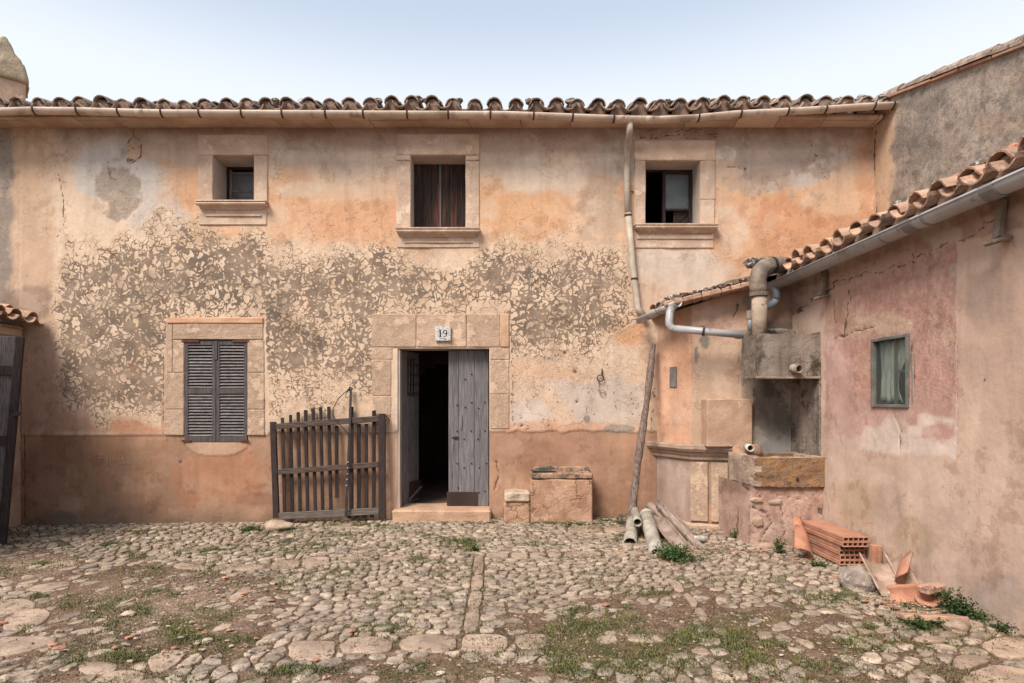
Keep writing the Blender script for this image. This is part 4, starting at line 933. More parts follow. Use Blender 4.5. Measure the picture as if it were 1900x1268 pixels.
# roof of the outbuilding
s2 = R(15); mb = MB(); vs = [(3.34, 1.1, 3.03), (3.34, 7.15, 3.03), (5.04, 7.15, 3.03+1.7*math.tan(s2)), (5.04, 1.1, 3.03+1.7*math.tan(s2))]
mb.add(vs+[(a, b, c-.05) for a, b, c in vs], [(3, 2, 1, 0), (4, 5, 6, 7), (0, 1, 5, 4), (1, 2, 6, 5), (2, 3, 7, 6), (3, 0, 4, 7)]); roof2 = mb.build('roof', M_tile, ob)
mb = MB(); vs = [(2.75, 7.16, 2.98), (2.75, 7.99, 2.98), (5.0, 7.99, 3.46), (5.0, 7.16, 3.46)]
mb.add(vs+[(a, b, c-.05) for a, b, c in vs], [(3, 2, 1, 0), (4, 5, 6, 7), (0, 1, 5, 4), (1, 2, 6, 5), (2, 3, 7, 6), (3, 0, 4, 7)]); mb.build('roof_slab', M_tile, ob)
tiles(roof2, (3.26, 7.10, 3.10), (0, -1, 0), (1, 0, 0), 22, 2, .262, s2, None, (COV2, CHA2), 1.3)
mb = MB()
for k in range(22):
    y = 7.10-k*.262; n = 10; z = 3.105
    vs = [(3.34, y+.085*math.cos(math.pi*i/n), z-.02+.075*math.sin(math.pi*i/n)) for i in range(n+1)]+[(3.345, y-.10, z-.12), (3.345, y+.10, z-.12)]
    vb = [(3.5, b, c+.04) for a, b, c in vs]; m = len(vs); mb.add(vs+vb, [tuple(range(m))]+[(m+i, m+(i+1) % m, (i+1) % m, i) for i in range(m)])
mb.build('mortar_fill', worn('pale_mortar', A(196, 160, 128), A(164, 130, 106), 9, 5, bump=.8, bs=40, bd=.012), roof2, kind='stuff')
for y, s, m_ in ((6.85, .05, 0), (6.2, .06, 0), (5.6, .05, 1), (5.25, .07, 0), (4.9, .05, 0), (4.62, .05, 1), (4.35, .07, 0), (4.1, .06, 1), (3.9, .06, 0)):
    mb = MB(); rock(mb, (3.52, y, 3.24+s*.3), (s, s*1.3, s*.6), 2, .5); mb.build('mortar_lump', M_terra if m_ else M_lichen, roof2)
# eave gutter
gl = MB(); channel(gl, [(3.28, 1.2, 2.97), (3.28, 4.2, 2.965), (3.28, 7.16, 2.94)], .082, .005, 14, 178, 362); tube(gl, [(3.362, 1.2, 2.968), (3.362, 7.16, 2.938)], .007, 6); tube(gl, [(3.198, 1.2, 2.968), (3.198, 7.16, 2.938)], .007, 6)
gl = smooth(gl.build('gutter', M_pvc, ob))
M_pvcj = worn('pvc_joint', A(142, 136, 132), A(126, 120, 118), 6, 3, rough=.5, bump=.05, speck=.06)
for y in (6.5, 5.72, 5.05, 4.72, 4.55, 3.95, 3.2, 2.6):
    mb = MB(); wd = .06 if y in (4.72, 3.95) else .012
    channel(mb, [(3.28, y-wd, 2.962), (3.28, y+wd, 2.962)], .087, .005, 12, 176, 364); mb.build('gutter_bracket', M_pvcj, gl)
for y in (6.35, 4.12):
    mb = MB(); bar(mb, (3.46, y, 2.93), (3.42, y, 2.66), .055, .05, .01, (1, 0, 0)); bar(mb, (3.49, y, 2.66), (3.36, y, 2.63), .10, .03, .01, (0, 0, 1)); o = mb.build('eave_bracket', M_conclt, ob); sub_rough(o, 2, .006, 20)

# ================================================================== CORNER WELL HOUSING
wh = empty('well_housing', (2.8, 7.5, 0), 'plastered angular well housing with a stone ledge in the corner beside the leaning pole', 'well house')
A0, A1, A2, A3 = (2.13, 7.99), (2.40, 7.40), (3.08, 7.22), (3.5, 7.12)
def paint_w1(x, y, X, Y, Z):
    p = Paint(x, y, (222, 166, 130)); n1 = fbm(X*9, Z*2, 111, 4); p.mix(sst(.4, .7, n1), (206, 160, 130), .7)
    lo = sst(2, 6, y-(830+(x-1215)*.25)); p.mix(lo, (176, 148, 132), .95); p.mix(lo*sst(.5, .7, n1), (200, 176, 160), .5)
    p.mix(1-sst(590, 640, y), (178, 140, 116), .6); p.crack([(1262, 720), (1270, 722)], .8, 4, k=.6); return p
def paint_w2(x, y, X, Y, Z):
    p = Paint(x, y, (194, 158, 130)); n1 = fbm(x*.02, y*.02, 121, 5); n2 = fbm(x*.06, y*.06, 122, 4)
    p.mix(sst(.4, .65, n1), (180, 144, 116), .7); p.mix((1-sst(605, 640, y+(n2-.5)*30)), (202, 158, 134), .8)
    p.mix(1-sst(1278, 1284, x), (218, 166, 132), .9); p.blob(1330, 690, 30, 34, (196, 164, 138), .6, .3, .6, 123, .06); p.blob(1380, 590, 18, 20, (196, 150, 118), .8, .2, .5, 124, .05)
    p.blob(1308, 632, 9, 14, (128, 118, 108), .95, .2, .3, 125, .05); p.blob(1292, 660, 5, 18, (128, 118, 108), .95, .2, .3, 126, .05); p.blob(1385, 560, 12, 14, (150, 136, 120), .8, .2, .4, 127, .05)
    lo = sst(840, 852, y); p.mix(lo, (176, 142, 118), .9); p.mix(lo*blob(x, y, 1298, 930, 22, 50, .5, .4, 128), (156, 134, 118), .6); p.mix(lo*blob(x, y, 1318, 960, 10, 30, .4, .4, 129), (206, 136, 92), .6); p.mix(lo*sst(960, 980, y), (150, 122, 96), .6)
    gr = sst(-4, 3, x-1376+(n2-.5)*10)*(1-sst(736, 742, y))*sst(608, 618, y); p.mix(gr, (128, 114, 100), .95)
    p.crack([(1370, 560), (1362, 585), (1360, 605)], 1.2, 10, k=.8); p.crack([(1276, 640), (1278, 700), (1282, 740)], 1.2, 8, k=.7); p.crack([(1370, 740), (1370, 700), (1372, 640)], 1.2, 6, k=.6)
    p.crack([(1317, 860), (1317, 978)], .9, 2, k=.7); p.crack([(1280, 978), (1350, 978)], 1.0, 2, k=.7); return p
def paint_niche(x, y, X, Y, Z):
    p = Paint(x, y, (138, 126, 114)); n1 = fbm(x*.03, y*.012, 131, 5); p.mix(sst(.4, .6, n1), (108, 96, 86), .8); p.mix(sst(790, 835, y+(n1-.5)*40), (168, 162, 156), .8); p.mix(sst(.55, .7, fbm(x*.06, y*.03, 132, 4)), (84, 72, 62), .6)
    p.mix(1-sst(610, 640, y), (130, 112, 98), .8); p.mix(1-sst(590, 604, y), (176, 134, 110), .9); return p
sheet('side_wall', wh, A0, A1, -.2, lambda u: 2.66+u*.1, .02, paint_w1)
sheet('front_wall', wh, A1, A2, -.2, lambda u: 2.72+u*.30, .02, paint_w2)
sheet('niche_back', wh, A2, A3, -.2, lambda u: 2.93+u*.1, .02, paint_niche)
mb = MB()   # rubble core inside the plaster so that nothing is hollow
pl = [(2.16, 7.985), (2.425, 7.425), (3.09, 7.25), (3.52, 7.15), (3.52, 7.98)]
mb.add([(a, b, -.2) for a, b in pl]+[(a, b, c) for (a, b), c in zip(pl, (2.6, 2.66, 2.9, 2.93, 2.93))], [(4, 3, 2, 1, 0), (5, 6, 7, 8, 9)]+[(i, (i+1) % 5, 5+(i+1) % 5, 5+i) for i in range(5)]); mb.build('wall_core', M_dark, wh)
# grey cement strip on the outbuilding side of the niche
mb = MB(); bx(mb, 3.485, 3.515, 6.50, 7.13, .95, 2.30, .004); mb.build('niche_cheek', M_concrete, wh)
# ledge
def ledge(pts, z, prof, name, mat, par):
    mb = MB(); vs = []; n = len(prof); m = len(pts); nor = []
    for i in range(m):
        a = Vector(pts[max(0, i-1)]); b = Vector(pts[min(m-1, i+1)]); 
        d1 = (Vector(pts[i])-a).normalized() if i else None; d2 = (b-Vector(pts[i])).normalized() if i < m-1 else None
        n1 = Vector((d1.y, -d1.x)) if d1 else None; n2 = Vector((d2.y, -d2.x)) if d2 else None
        if n1 and n2: q = (n1+n2).normalized(); q = q/max(.3, q.dot(n1))
        else: q = n1 or n2
        nor.append(q)
    for i in range(m):
        for (o_, h_) in prof: vs.append((pts[i][0]+nor[i].x*o_, pts[i][1]+nor[i].y*o_, z+h_))
    fs = []
    for i in range(m-1):
        for k in range(n): fs.append((i*n+k, (i+1)*n+k, (i+1)*n+(k+1) % n, i*n+(k+1) % n))
    fs.append(tuple(range(n))); fs.append(tuple((m-1)*n+k for k in range(n))[::-1]); mb.add(vs, fs); return mb.build(name, mat, par)
LP_ = [(-.02, 0), (.03, 0), (.035, .03), (.06, .06), (.065, .085), (.10, .10), (.12, .13), (.12, .175), (.10, .185), (-.02, .185)]
o = ledge([(2.10, 8.03), (2.40, 7.40), (2.86, 7.28)], .84, LP_, 'ledge', M_ledge, wh); sub_rough(o, 3, .006, 12)
mb = MB(); z0_, z1_ = 1.03, fz(741, 7.12); xa, xb = fx(1314, 7.12), fx(1403, 7.05)
bx(mb, xa, xb, 7.15, 7.36, z0_-.02, z1_, .008); o = mb.build('panel', worn('panel_plaster', A(198, 160, 132), A(180, 142, 114), 4, 6, c3=A(208, 174, 148), sc3=7, bump=.6), wh); sub_rough(o, 4, .008, 6)
o = ledge([(2.30, 7.65), (2.40, 7.38), (2.86, 7.26)], -.15, [(-.02, 0), (.05, 0), (.05, .19), (.0, .21), (-.02, .21)], 'plinth', M_stonedk, wh); sub_rough(o, 4, .012, 8)
for a, b in ((1283, 1316), (1318, 1350)):
    mb = MB(); u0 = fx(a, 7.36); u1 = fx(b, 7.30); M_ = None
    p0 = Vector((u0, 7.40-(u0-2.40)*.2647-.012, .09)); p1 = Vector((u1-.004, 7.40-(u1-2.40)*.2647-.012, .09)); mid = (p0+p1)/2; th = math.atan2(p1.y-p0.y, p1.x-p0.x)
    cbox(mb, (mid.x, mid.y, .45), ((p1-p0).length/2, .012, .36), .004, Matrix.Rotation(th, 3, 'Z')); o = mb.build('base_slab', M_stonedk, wh); sub_rough(o, 3, .004, 8)
mb = MB(); c = P(1237, 700, 7.62); th = math.atan2(7.40-7.99, 2.40-2.13); cbox(mb, (2.262, 7.69, fz(700, 7.7)), (.062, .012, .13), .003, Matrix.Rotation(th, 3, 'Z')); mb.build('vent_slot', worn('slot_board', A(128, 118, 116), A(108, 100, 98), 8, 4), wh)
# stone-capped mortar verge of the housing's roof
for k in range(9):
    t0, t1 = k/9, (k+1)/9; a = P(1236, 566, 7.30).lerp(P(1396, 528, 7.04), t0); b = P(1236, 566, 7.30).lerp(P(1396, 528, 7.04), t1)
    mb = MB(); bar(mb, a+Vector((0, .08, 0)), b+Vector((0, .08, 0)), .30, .062, .012, (0, 0, 1)); o = mb.build('verge_slab', M_terrapale, wh); sub_rough(o, 2, .01, 12)
rs = MB()
for k in range(46):
    t = random.random(); a = P(1240, 553, 7.30).lerp(P(1392, 517, 7.04), t); s = random.uniform(.02, .045); rock(rs, a+Vector((0, random.uniform(.0, .25), random.uniform(-.01, .012))), (s*1.5, s, s*.6), 1, .5)
rs.build('rubble_capping', M_lichen, wh, kind='stuff')
mb = MB(); vs = [P(1232, 556, 7.32)+Vector((0, .05, 0)), P(1396, 522, 7.06)+Vector((0, .05, 0)), (3.4, 8.0, 3.0), (2.06, 7.99, 2.68)]; vs = [Vector(v) for v in vs]
mb.add(vs+[v-Vector((0, 0, .05)) for v in vs], [(0, 1, 2, 3), (7, 6, 5, 4), (0, 4, 5, 1), (1, 5, 6, 2), (2, 6, 7, 3), (3, 7, 4, 0)]); mb.build('roof', M_tile, wh)
for k in range(4):     # tile ends over the little gutter
    t = (k+.3)/4; a = P(1205, 572, 7.85).lerp(P(1250, 556, 7.32), t); o = link('roof_tile', random.choice(COV2 if k != 1 else COV), wh, a-wloc(wh)+Vector((.03, 0, -.03))); o.scale = (.75, .75, .75); o.rotation_euler = (R(14), 0, R(-66+180-180)); 
# small gutter and pipes of the housing
rp = empty('rainwater_pipe', P(1243, 600, 7.2), 'grey plastic gutter and pipe running from the well housing corner to the concrete tank', 'pipe')
mb = MB(); a, b = P(1186, 592, 7.84), P(1258, 560, 7.16); channel(mb, [a, b], .062, .004, 12, 178, 362); rock(mb, a+Vector((0, .005, -.03)), (.055, .01, .035), 2, 0); smooth(mb.build('gutter', M_pvc, rp))
for t in (.28, .55): c = a.lerp(b, t); d_ = (b-a).normalized()*.008; mb = MB(); channel(mb, [c-d_, c+d_], .066, .004, 10, 176, 364); mb.build('gutter_bracket', M_pvcj, rp)
mb = MB(); tube(mb, [P(1247, 572, 7.18), P(1243, 580, 7.17), P(1242, 594, 7.15), P(1242, 602, 7.14), P(1246, 609, 7.13), P(1254, 611, 7.12)], .047, 12, True); mb2 = smooth(mb.build('elbow', M_pvc, rp))
mb = MB(); tube(mb, [P(1249, 610, 7.12), P(1380, 622, 6.96)], .043, 14, True); smooth(mb.build('pipe', M_pvc, rp))
for (px_, py_, w_) in ((1306, 615.5, 2), (1370, 621, 5)):
    mb = MB(); tube(mb, [P(px_-w_, py_, 7.05), P(px_+w_, py_+.4, 7.04)], .050, 12); mb.build('pipe_clip', M_iron if w_ == 2 else M_pvcj, rp)
mb = MB(); c = P(1306, 606, 7.06); bar(mb, c, c+Vector((0, .1, .02)), .02, .008); mb.build('pipe_clip', M_iron, rp)
rp2 = empty('rainwater_pipe', P(1440, 560, 7.0), 'short pale blue plastic bend dropping from the end of the long grey gutter', 'pipe')
M_pvcb = worn('pvc_bluish', A(160, 170, 180), A(140, 150, 160), 4, 3, rough=.4, spec=.5, bump=.05, speck=.05)
mb = MB(); tube(mb, [P(1436, 528, 7.06), P(1440, 540, 7.02), P(1441, 556, 7.02)], .046, 12); tube(mb, [P(1441, 552, 7.02), P(1437, 561, 7.03), P(1420, 571, 7.06), P(1402, 580, 7.10)], .043, 12); smooth(mb.build('pipe_bend', M_pvcb, rp2))
mb = MB(); tube(mb, [P(1392, 585, 7.12), P(1392, 614, 7.12)], .03, 10); smooth(mb.build('pipe_tail', M_pvcb, rp2))
mb = MB(); tube(mb, [P(1392, 577, 7.12), P(1392, 592, 7.12)], .042, 10); mb.build('pipe_collar', M_conclt, rp2)
# thick vent pipe
vp = empty('vent_pipe', P(1409, 618, 6.85), 'thick beige cement pipe with a curved top rising from the concrete tank', 'pipe')
mb = MB(); tube(mb, [P(1409, 640, 6.80), P(1409, 548, 6.80)], .082, 16); smooth(mb.build('pipe', M_vent, vp))
mb = MB(); tube(mb, [P(1408, 548, 6.80), P(1406, 520, 6.80), P(1409, 506, 6.82), P(1417, 497, 6.85), P(1428, 493, 6.89), P(1440, 492, 6.95), P(1462, 492, 7.05)], .094, 16); o = mb.build('elbow', M_ventdk, vp); sub_rough(o, 1, .006, 14); smooth(o)
for a, b in ((P(1408, 550, 6.80), P(1408, 543, 6.80)),): mb = MB(); tube(mb, [a, b], .100, 16); mb.build('collar', M_ventdk, vp)
mb = MB(); tube(mb, [P(1428, 493, 6.885), P(1432, 493, 6.90)], .101, 16); mb.build('collar', M_iron, vp)
mb = MB(); rock(mb, P(1402, 487, 7.1), (.13, .1, .06), 2, .6); mb.build('stone', M_lichen, vp)

# concrete tank on the wall
tk = empty('concrete_tank', (3.15, 6.8, fz(700, 6.5)), 'grey cracked concrete water tank with a short spout above the stone trough', 'water tank')
tx0, ty0 = fx(1405, 6.5), 6.5; zb, ztp = fz(701, 6.5), fz(620, 6.5)
mb = MB(); pl = [(tx0, ty0), (3.50, ty0), (3.50, 7.15), (fx(1376, 6.98), 6.98)]; pi_ = [(tx0+.07, ty0+.07), (3.49, ty0+.07), (3.49, 7.08), (fx(1376, 6.98)+.07, 6.96)]
vs = [(a, b, zb) for a, b in pl]+[(a, b, ztp) for a, b in pl]+[(a, b, ztp) for a, b in pi_]+[(a, b, zb+.1) for a, b in pi_]
fs = [(3, 2, 1, 0)]
for i in range(4): j = (i+1) % 4; fs += [(i, j, 4+j, 4+i), (4+i, 4+j, 8+j, 8+i), (8+i, 8+j, 12+j, 12+i)]
fs.append((12, 13, 14, 15)); mb.add(vs, fs); o = mb.build('tank', M_concrete, tk); sub_rough(o, 9, .010, 6)
mb = MB(); bx(mb, fx(1418, 7.0), 3.50, 7.02, 7.10, ztp, ztp+.12, .02); o = mb.build('back_rim', M_concrete, tk); sub_rough(o, 3, .02, 6)
bx_ = MB(); bx(bx_, tx0-.01, 3.49, ty0-.012, ty0+.02, zb-.012, zb+.012, .004); o = bx_.build('bottom_lip', M_conclt, tk); sub_rough(o, 3, .005, 14)
mb = MB(); a = P(1466, 683, 6.56); b = P(1484, 685, 6.38); tube(mb, [a, b], .046, 14, hollow=.010); smooth(mb.build('spout', M_vent, tk))
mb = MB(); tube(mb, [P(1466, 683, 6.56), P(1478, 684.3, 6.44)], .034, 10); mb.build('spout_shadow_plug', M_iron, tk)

# stone trough on its pedestal
tr = empty('stone_trough', (3.1, 6.75, 0), 'mossy stone water trough on a cracked masonry pedestal under the concrete tank', 'trough')
ty = 6.42; xl, xr = fx(1400, ty), 3.54; zt, zl = fz(849, ty), fz(904, ty)
def trough_box(x0, x1, y0, y1, z0, z1, t, flo):
    mb = MB(); o_ = [(x0, y0), (x1, y0), (x1, y1), (x0-.02, y1)]; i_ = [(x0+t, y0+t), (x1-t, y0+t), (x1-t, y1-t), (x0+t, y1-t)]
    vs = [(a, b, z0) for a, b in o_]+[(a, b, z1) for a, b in o_]+[(a, b, z1) for a, b in i_]+[(a, b, flo) for a, b in i_]; fs = [(3, 2, 1, 0)]
    for i in range(4): j = (i+1) % 4; fs += [(i, j, 4+j, 4+i), (4+i, 4+j, 8+j, 8+i), (8+i, 8+j, 12+j, 12+i)]
    fs.append((12, 13, 14, 15)); mb.add(vs, fs); return mb
mb = trough_box(xl, xr-.02, ty, 7.08, zl, zt, .09, zt-.16); o = mb.build('basin', M_trough, tr); sub_rough(o, 9, .014, 6); 
bm = bmesh.new(); bm.from_mesh(o.data); bmesh.ops.bevel(bm, geom=[e for e in bm.edges if e.calc_face_angle(0) > 1.2], offset=.012, segments=1); bm.to_mesh(o.data); bm.free()
o.data.materials.append(M_moss); bo = wloc(o)
for f in o.data.polygons:
    if f.normal.y < -.6 and f.center.x+bo.x > xl+.02+.03*math.sin((f.center.z+bo.z)*40): f.material_index = 1
mb = MB(); rock(mb, (fx(1390, 7.0), 7.02, zt+.02), (.17, .10, .10), 3, .35); smooth(mb.build('mortar_lump', worn('lump', A(184, 142, 114), A(156, 122, 98), 6, 5, bump=.7), tr))
mb = MB(); tube(mb, [P(1385, 829, 6.98), P(1393, 832, 6.76)], .040, 14, hollow=.007); smooth(mb.build('inlet_pipe', worn('pvc_white', A(214, 210, 202), A(190, 184, 174), 8, 4, rough=.4, bump=.05), tr))
mb = MB(); bx(mb, fx(1478, 6.41), fx(1482, 6.41), 6.40, 6.43, fz(892, 6.41), fz(888, 6.41), .003); mb.build('drain_hole', M_iron, tr)
def paint_ped(x, y, X, Y, Z):
    p = Paint(x, y, (204, 166, 146)); n1 = fbm(X*5+Y*5, Z*5, 141, 5); n2 = fbm(x*.05, y*.05, 142, 4); p.mix(sst(.4, .65, n1), (184, 140, 124), .8); p.mix(sst(.55, .7, n2), (206, 168, 148), .7); p.rough += .35; p.craze += .9
    p.mix(1-sst(906, 920, y+(n2-.5)*16), (140, 108, 90), .7); return p
def seg(pts, **k):
    return lambda p: p.crack(pts, **k)
def paint_pf(x, y, X, Y, Z):
    p = paint_ped(x, y, X, Y, Z)
    for pts, w_ in (([(1398, 940), (1416, 950), (1424, 952)], 2.2), ([(1390, 1010), (1391, 980), (1392, 950), (1385, 930)], 1.4), ([(1424, 952), (1432, 970), (1420, 990), (1410, 1005), (1440, 1012)], 1.4), ([(1520, 945), (1535, 955)], 3), ([(1430, 915), (1480, 925), (1530, 920)], 1.0), ([(1450, 930), (1455, 1000)], 1.0), ([(1398, 905), (1412, 920), (1400, 930)], 1.1)):
        p.crack(pts, w_, 10, .012)
    return p
def paint_pl(x, y, X, Y, Z):
    p = paint_ped(x, y, X, Y, Z); p.crack([(1378, 900), (1392, 912)], 2, 8); p.crack([(1366, 945), (1368, 990)], 1.2, 8); p.mix(sst(940, 960, y), (186, 148, 130), .6); return p
px0 = fx(1392, 6.44)
sheet('pedestal_side', tr, (px0-.03, 7.28), (px0, 6.46), -.15, zl+.01, .02, paint_pl); sheet('pedestal_front', tr, (px0, 6.46), (3.5, 6.46), -.15, zl+.01, .02, paint_pf)
mb = MB(); bx(mb, px0+.03, 3.5, 6.49, 7.2, -.15, zl-.01, .01); mb.build('pedestal_core', M_dark, tr)
for k, (px_, py_, dd, s) in enumerate(((1420, 1016, 6.42, (.15, .05, .05)), (1402, 928, 6.46, (.07, .03, .03)), (1440, 932, 6.47, (.09, .025, .035)), (1405, 968, 6.46, (.06, .03, .06)))):
    mb = MB(); rock(mb, P(px_, py_, dd), s, 2, .4); mb.build('masonry_stone', M_stonedk if k % 2 else worn('pedestal_stone', A(184, 150, 130), A(156, 124, 106), 6, 5, bump=.8) if k == 0 else M_trough, tr)

# ================================================================== LEFT OUTBUILDING AND ITS DOOR
lb = empty('left_outbuilding', (-6.8, 6.5, 0), 'low outbuilding with a little tiled eave at the left edge of the yard', 'building')
XL = -6.28
def paint_left(x, y, X, Y, Z):
    p = Paint(x, y, (196, 152, 124)); n1 = fbm(Y*4, Z*4, 151, 5); p.mix(sst(.4, .7, n1), (206, 176, 152), .7); p.rough += .3
    p.crack([(40, 640), (41, 760), (43, 900)], 1.2, 10, k=.8); return p
sheet('yard_wall', lb, (XL-.0, 4.6), (XL, 7.98), -.3, 2.52, .03, paint_left)
mb = MB(); bx(mb, XL-2.0, XL-.02, 4.6, 7.98, -.3, 2.5, .002); mb.build('wall_core', M_dark, lb)
mb = MB(); bx(mb, XL-.1, XL+.035, 6.4, 7.97, 2.40, 2.52, .008); mb.build('eave_beam', M_stone, lb)
mb = MB(); vs = [(XL+.06, 4.5, 2.53), (XL+.06, 7.97, 2.53), (XL-2.1, 7.97, 3.05), (XL-2.1, 4.5, 3.05)]; mb.add(vs+[(a, b, c-.04) for a, b, c in vs], [(0, 1, 2, 3), (7, 6, 5, 4), (0, 4, 5, 1), (1, 5, 6, 2), (2, 6, 7, 3), (3, 7, 4, 0)]); r3 = mb.build('roof', M_tile, lb)
tiles(r3, (XL+.30, 5.2, 2.63), (0, 1, 0), (-1, 0, 0), 11, 2, .262, R(14), None, (COV2, CHA2), 1)
# the grey plank door leaf leaning open
ld = empty('plank_gate', (-6.0, 6.7, -.08), 'tall dark plank gate standing ajar and leaning at the left edge of the yard', 'gate')
def lean(mb):   # the leaf leans a little
    mb.v = [(v[0]+(v[2]+.1)*.072, v[1]+(v[2]+.1)*.02, v[2]) for v in mb.v]; return mb
dA, dB = Vector((-6.48, 6.45)), Vector((-5.64, 6.88)); dv = (dB-dA).normalized()
for k in range(5):
    a = dA.lerp(dB, k/5); b = dA.lerp(dB, (k+1)/5); mb = MB(); mid = (a+b)/2
    cbox(mb, (mid.x, mid.y, 1.10), ((b-a).length/2-.002, .018, 1.19), .004, Matrix.Rotation(math.atan2(dv.y, dv.x), 3, 'Z')); o = lean(mb).build('board', M_shutterv, ld); sub_rough(o, 1, .003, 6)
mb = MB(); cbox(mb, (dB.x+.02, dB.y-.01, 1.09), (.04, .035, 1.2), .008, Matrix.Rotation(.5, 3, 'Z')); lean(mb).build('edge_stile', M_wooddk, ld)
for z_ in (.35, 1.1, 1.9):
    mb = MB(); bar(mb, (dA.x, dA.y-.03, z_), (dB.x, dB.y-.03, z_), .11, .025, .004, (0, 1, 0)); lean(mb).build('ledge_board', M_wooddk, ld)
mb = MB(); bar(mb, (dB.x+.0, dB.y-.03, 1.38), (dB.x+.12, dB.y-.05, 1.42), .05, .02); lean(mb).build('latch', M_iron, ld)
mb = MB(); tube(mb, [(dA.x+.5, dA.y+.2, .0), (dA.x+.58, dA.y+.22, .7), (dA.x+.52, dA.y+.2, 1.3), (dA.x+.56, dA.y+.2, 1.9)], .012, 6); lean(mb).build('cord', M_woodgrey, ld)

# ================================================================== THINGS AGAINST THE HOUSE
# picket gate
gt = empty('picket_gate', (fx(608), 7.8, 0), 'old weathered picket gate leaning on the wall left of the door', 'gate')
gd = 7.84
def gbar(px0, py0, px1, py1, w_, t_, name, dep=None, mat=None, jit=.002):
    mb = MB(); d0 = dep if dep is not None else gd
    bar(mb, P(px0, py0, d0+.10*(960-py0)/200*.6), P(px1, py1, d0+.10*(960-py1)/200*.6), w_, t_, .004, (0, -1, 0), jit)
    o = mb.build(name, mat or M_wooddk, gt); sub_rough(o, 2, .003, 12); return o
gbar(507, 783, 513, 961, .075, .05, 'stile'); gbar(709, 768, 709, 962, .085, .055, 'stile')
tops = [(524, 776), (539, 770), (553, 765), (567, 761), (581, 758), (595, 756), (610, 755)]
for k, (a, b) in enumerate(tops): gbar(a, b, a+4, 960-k*.4, .042, .02, 'picket', gd+.035)
for a, b, e in ((625, 790, 924), (652, 755, 955), (666, 787, 950), (680, 787, 950), (694, 762, 950)): gbar(a, b, a+(0 if e < 930 else 0), e, .045 if a != 652 else .06, .02, 'picket', gd+.035)
M_rail = worn('wood_rail', A(108, 88, 78), A(72, 58, 54), 6, 5, stretch=(1, 14, 14), rough=.85, bump=.5, bs=14, bd=.004, speck=.2)
gbar(508, 792, 703, 777, .075, .04, 'rail', mat=M_rail); gbar(516, 876, 703, 862, .07, .04, 'rail', mat=M_rail); gbar(516, 958, 712, 948, .085, .045, 'rail', mat=worn('wood_rail_grey', A(126, 114, 104), A(92, 80, 72), 6, 5, stretch=(1, 14, 14), bump=.5, bs=14, bd=.004))
for a in (648, 662, 676, 690): gbar(a, 950, a, 962, .05, .03, 'picket', gd+.02)
for (px_, py_) in ((646, 858), (645, 869), (645, 880), (644, 890), (643, 901)):
    mb = MB(); c = P(px_, py_, 7.79); rock(mb, c, (.012, .008, .012), 1, .1); mb.build('bolt', M_pvcdirty, gt)
ib = empty('iron_bar', P(645, 960, 7.78), 'long flat iron bar standing upright against the picket gate', 'iron bar')
mb = MB(); bar(mb, P(642, 960, 7.77), P(649, 800, 7.83), .035, .012, .002, (0, -1, 0)); bar(mb, P(649, 802, 7.832), P(651, 722, 7.93), .03, .012, .002, (0, -1, 0)); mb.build('bar', M_iron, ib)
mb = MB(); tube(mb, [P(645, 726, 7.93), P(650, 719, 7.92), P(655, 722, 7.93)], .012, 6); mb.build('hook', M_iron, ib)
mb = MB(); pts = [P(650, 724, 7.92), P(640, 728, 7.9), P(628, 740, 7.9), P(618, 758, 7.88), P(618, 772, 7.86), P(626, 784, 7.82), P(638, 796, 7.80), P(646, 806, 7.80)]; tube(mb, pts, .0065, 6); tag(mb.build('wire', M_iron), 'thin black wire looping down from the top of the iron bar', 'wire')
mb = MB(); tube(mb, [P(650, 722, 7.93), P(642, 730, 7.92), P(642, 738, 7.93), P(650, 736, 7.93)], .005, 6); o = mb.build('wire', M_iron); tag(o, 'short curl of black wire tied to the hooked tip of the iron bar', 'wire')
# rag / straw caught beside the gate post
mb = MB()
for k in range(16):
    a = P(716, 772, 7.85); mb_ = [a+Vector((random.uniform(-.03, .03), random.uniform(-.02, .02), random.uniform(-.02, .02))), a+Vector((random.uniform(-.02, .06), random.uniform(-.03, .02), random.uniform(-.06, .03))), a+Vector((random.uniform(-.01, .06), random.uniform(-.03, .02), random.uniform(-.12, -.02)))]
    tube(mb, mb_, .003, 4)
mb.build('binding_wire', M_rust, gt)
# stone by the gate foot
def thing_rock(name, px, py, s, label, mat=M_rock, rough=.3, sub=3, z=None, cat='stone'):
    g_ = G(px, py); mb = MB(); rock(mb, (g_.x, g_.y, gh(g_.x, g_.y)+s[2]*.55 if z is None else z), s, sub, rough); o = smooth(mb.build(name, mat)); return tag(o, label, cat)
thing_rock('stone', 516, 978, (.16, .10, .075), 'pale flat topped stone lying at the left foot of the picket gate', worn('pale_stone', A(196, 166, 138), A(166, 138, 114), 6, 5, bump=.9), .5)
thing_rock('rock', 1593, 1092, (.135, .12, .115), 'rounded grey boulder in front of the hollow brick stack', M_rock, .30, 3); sub_rough(bpy.data.objects['rock'], 1, .008, 22)

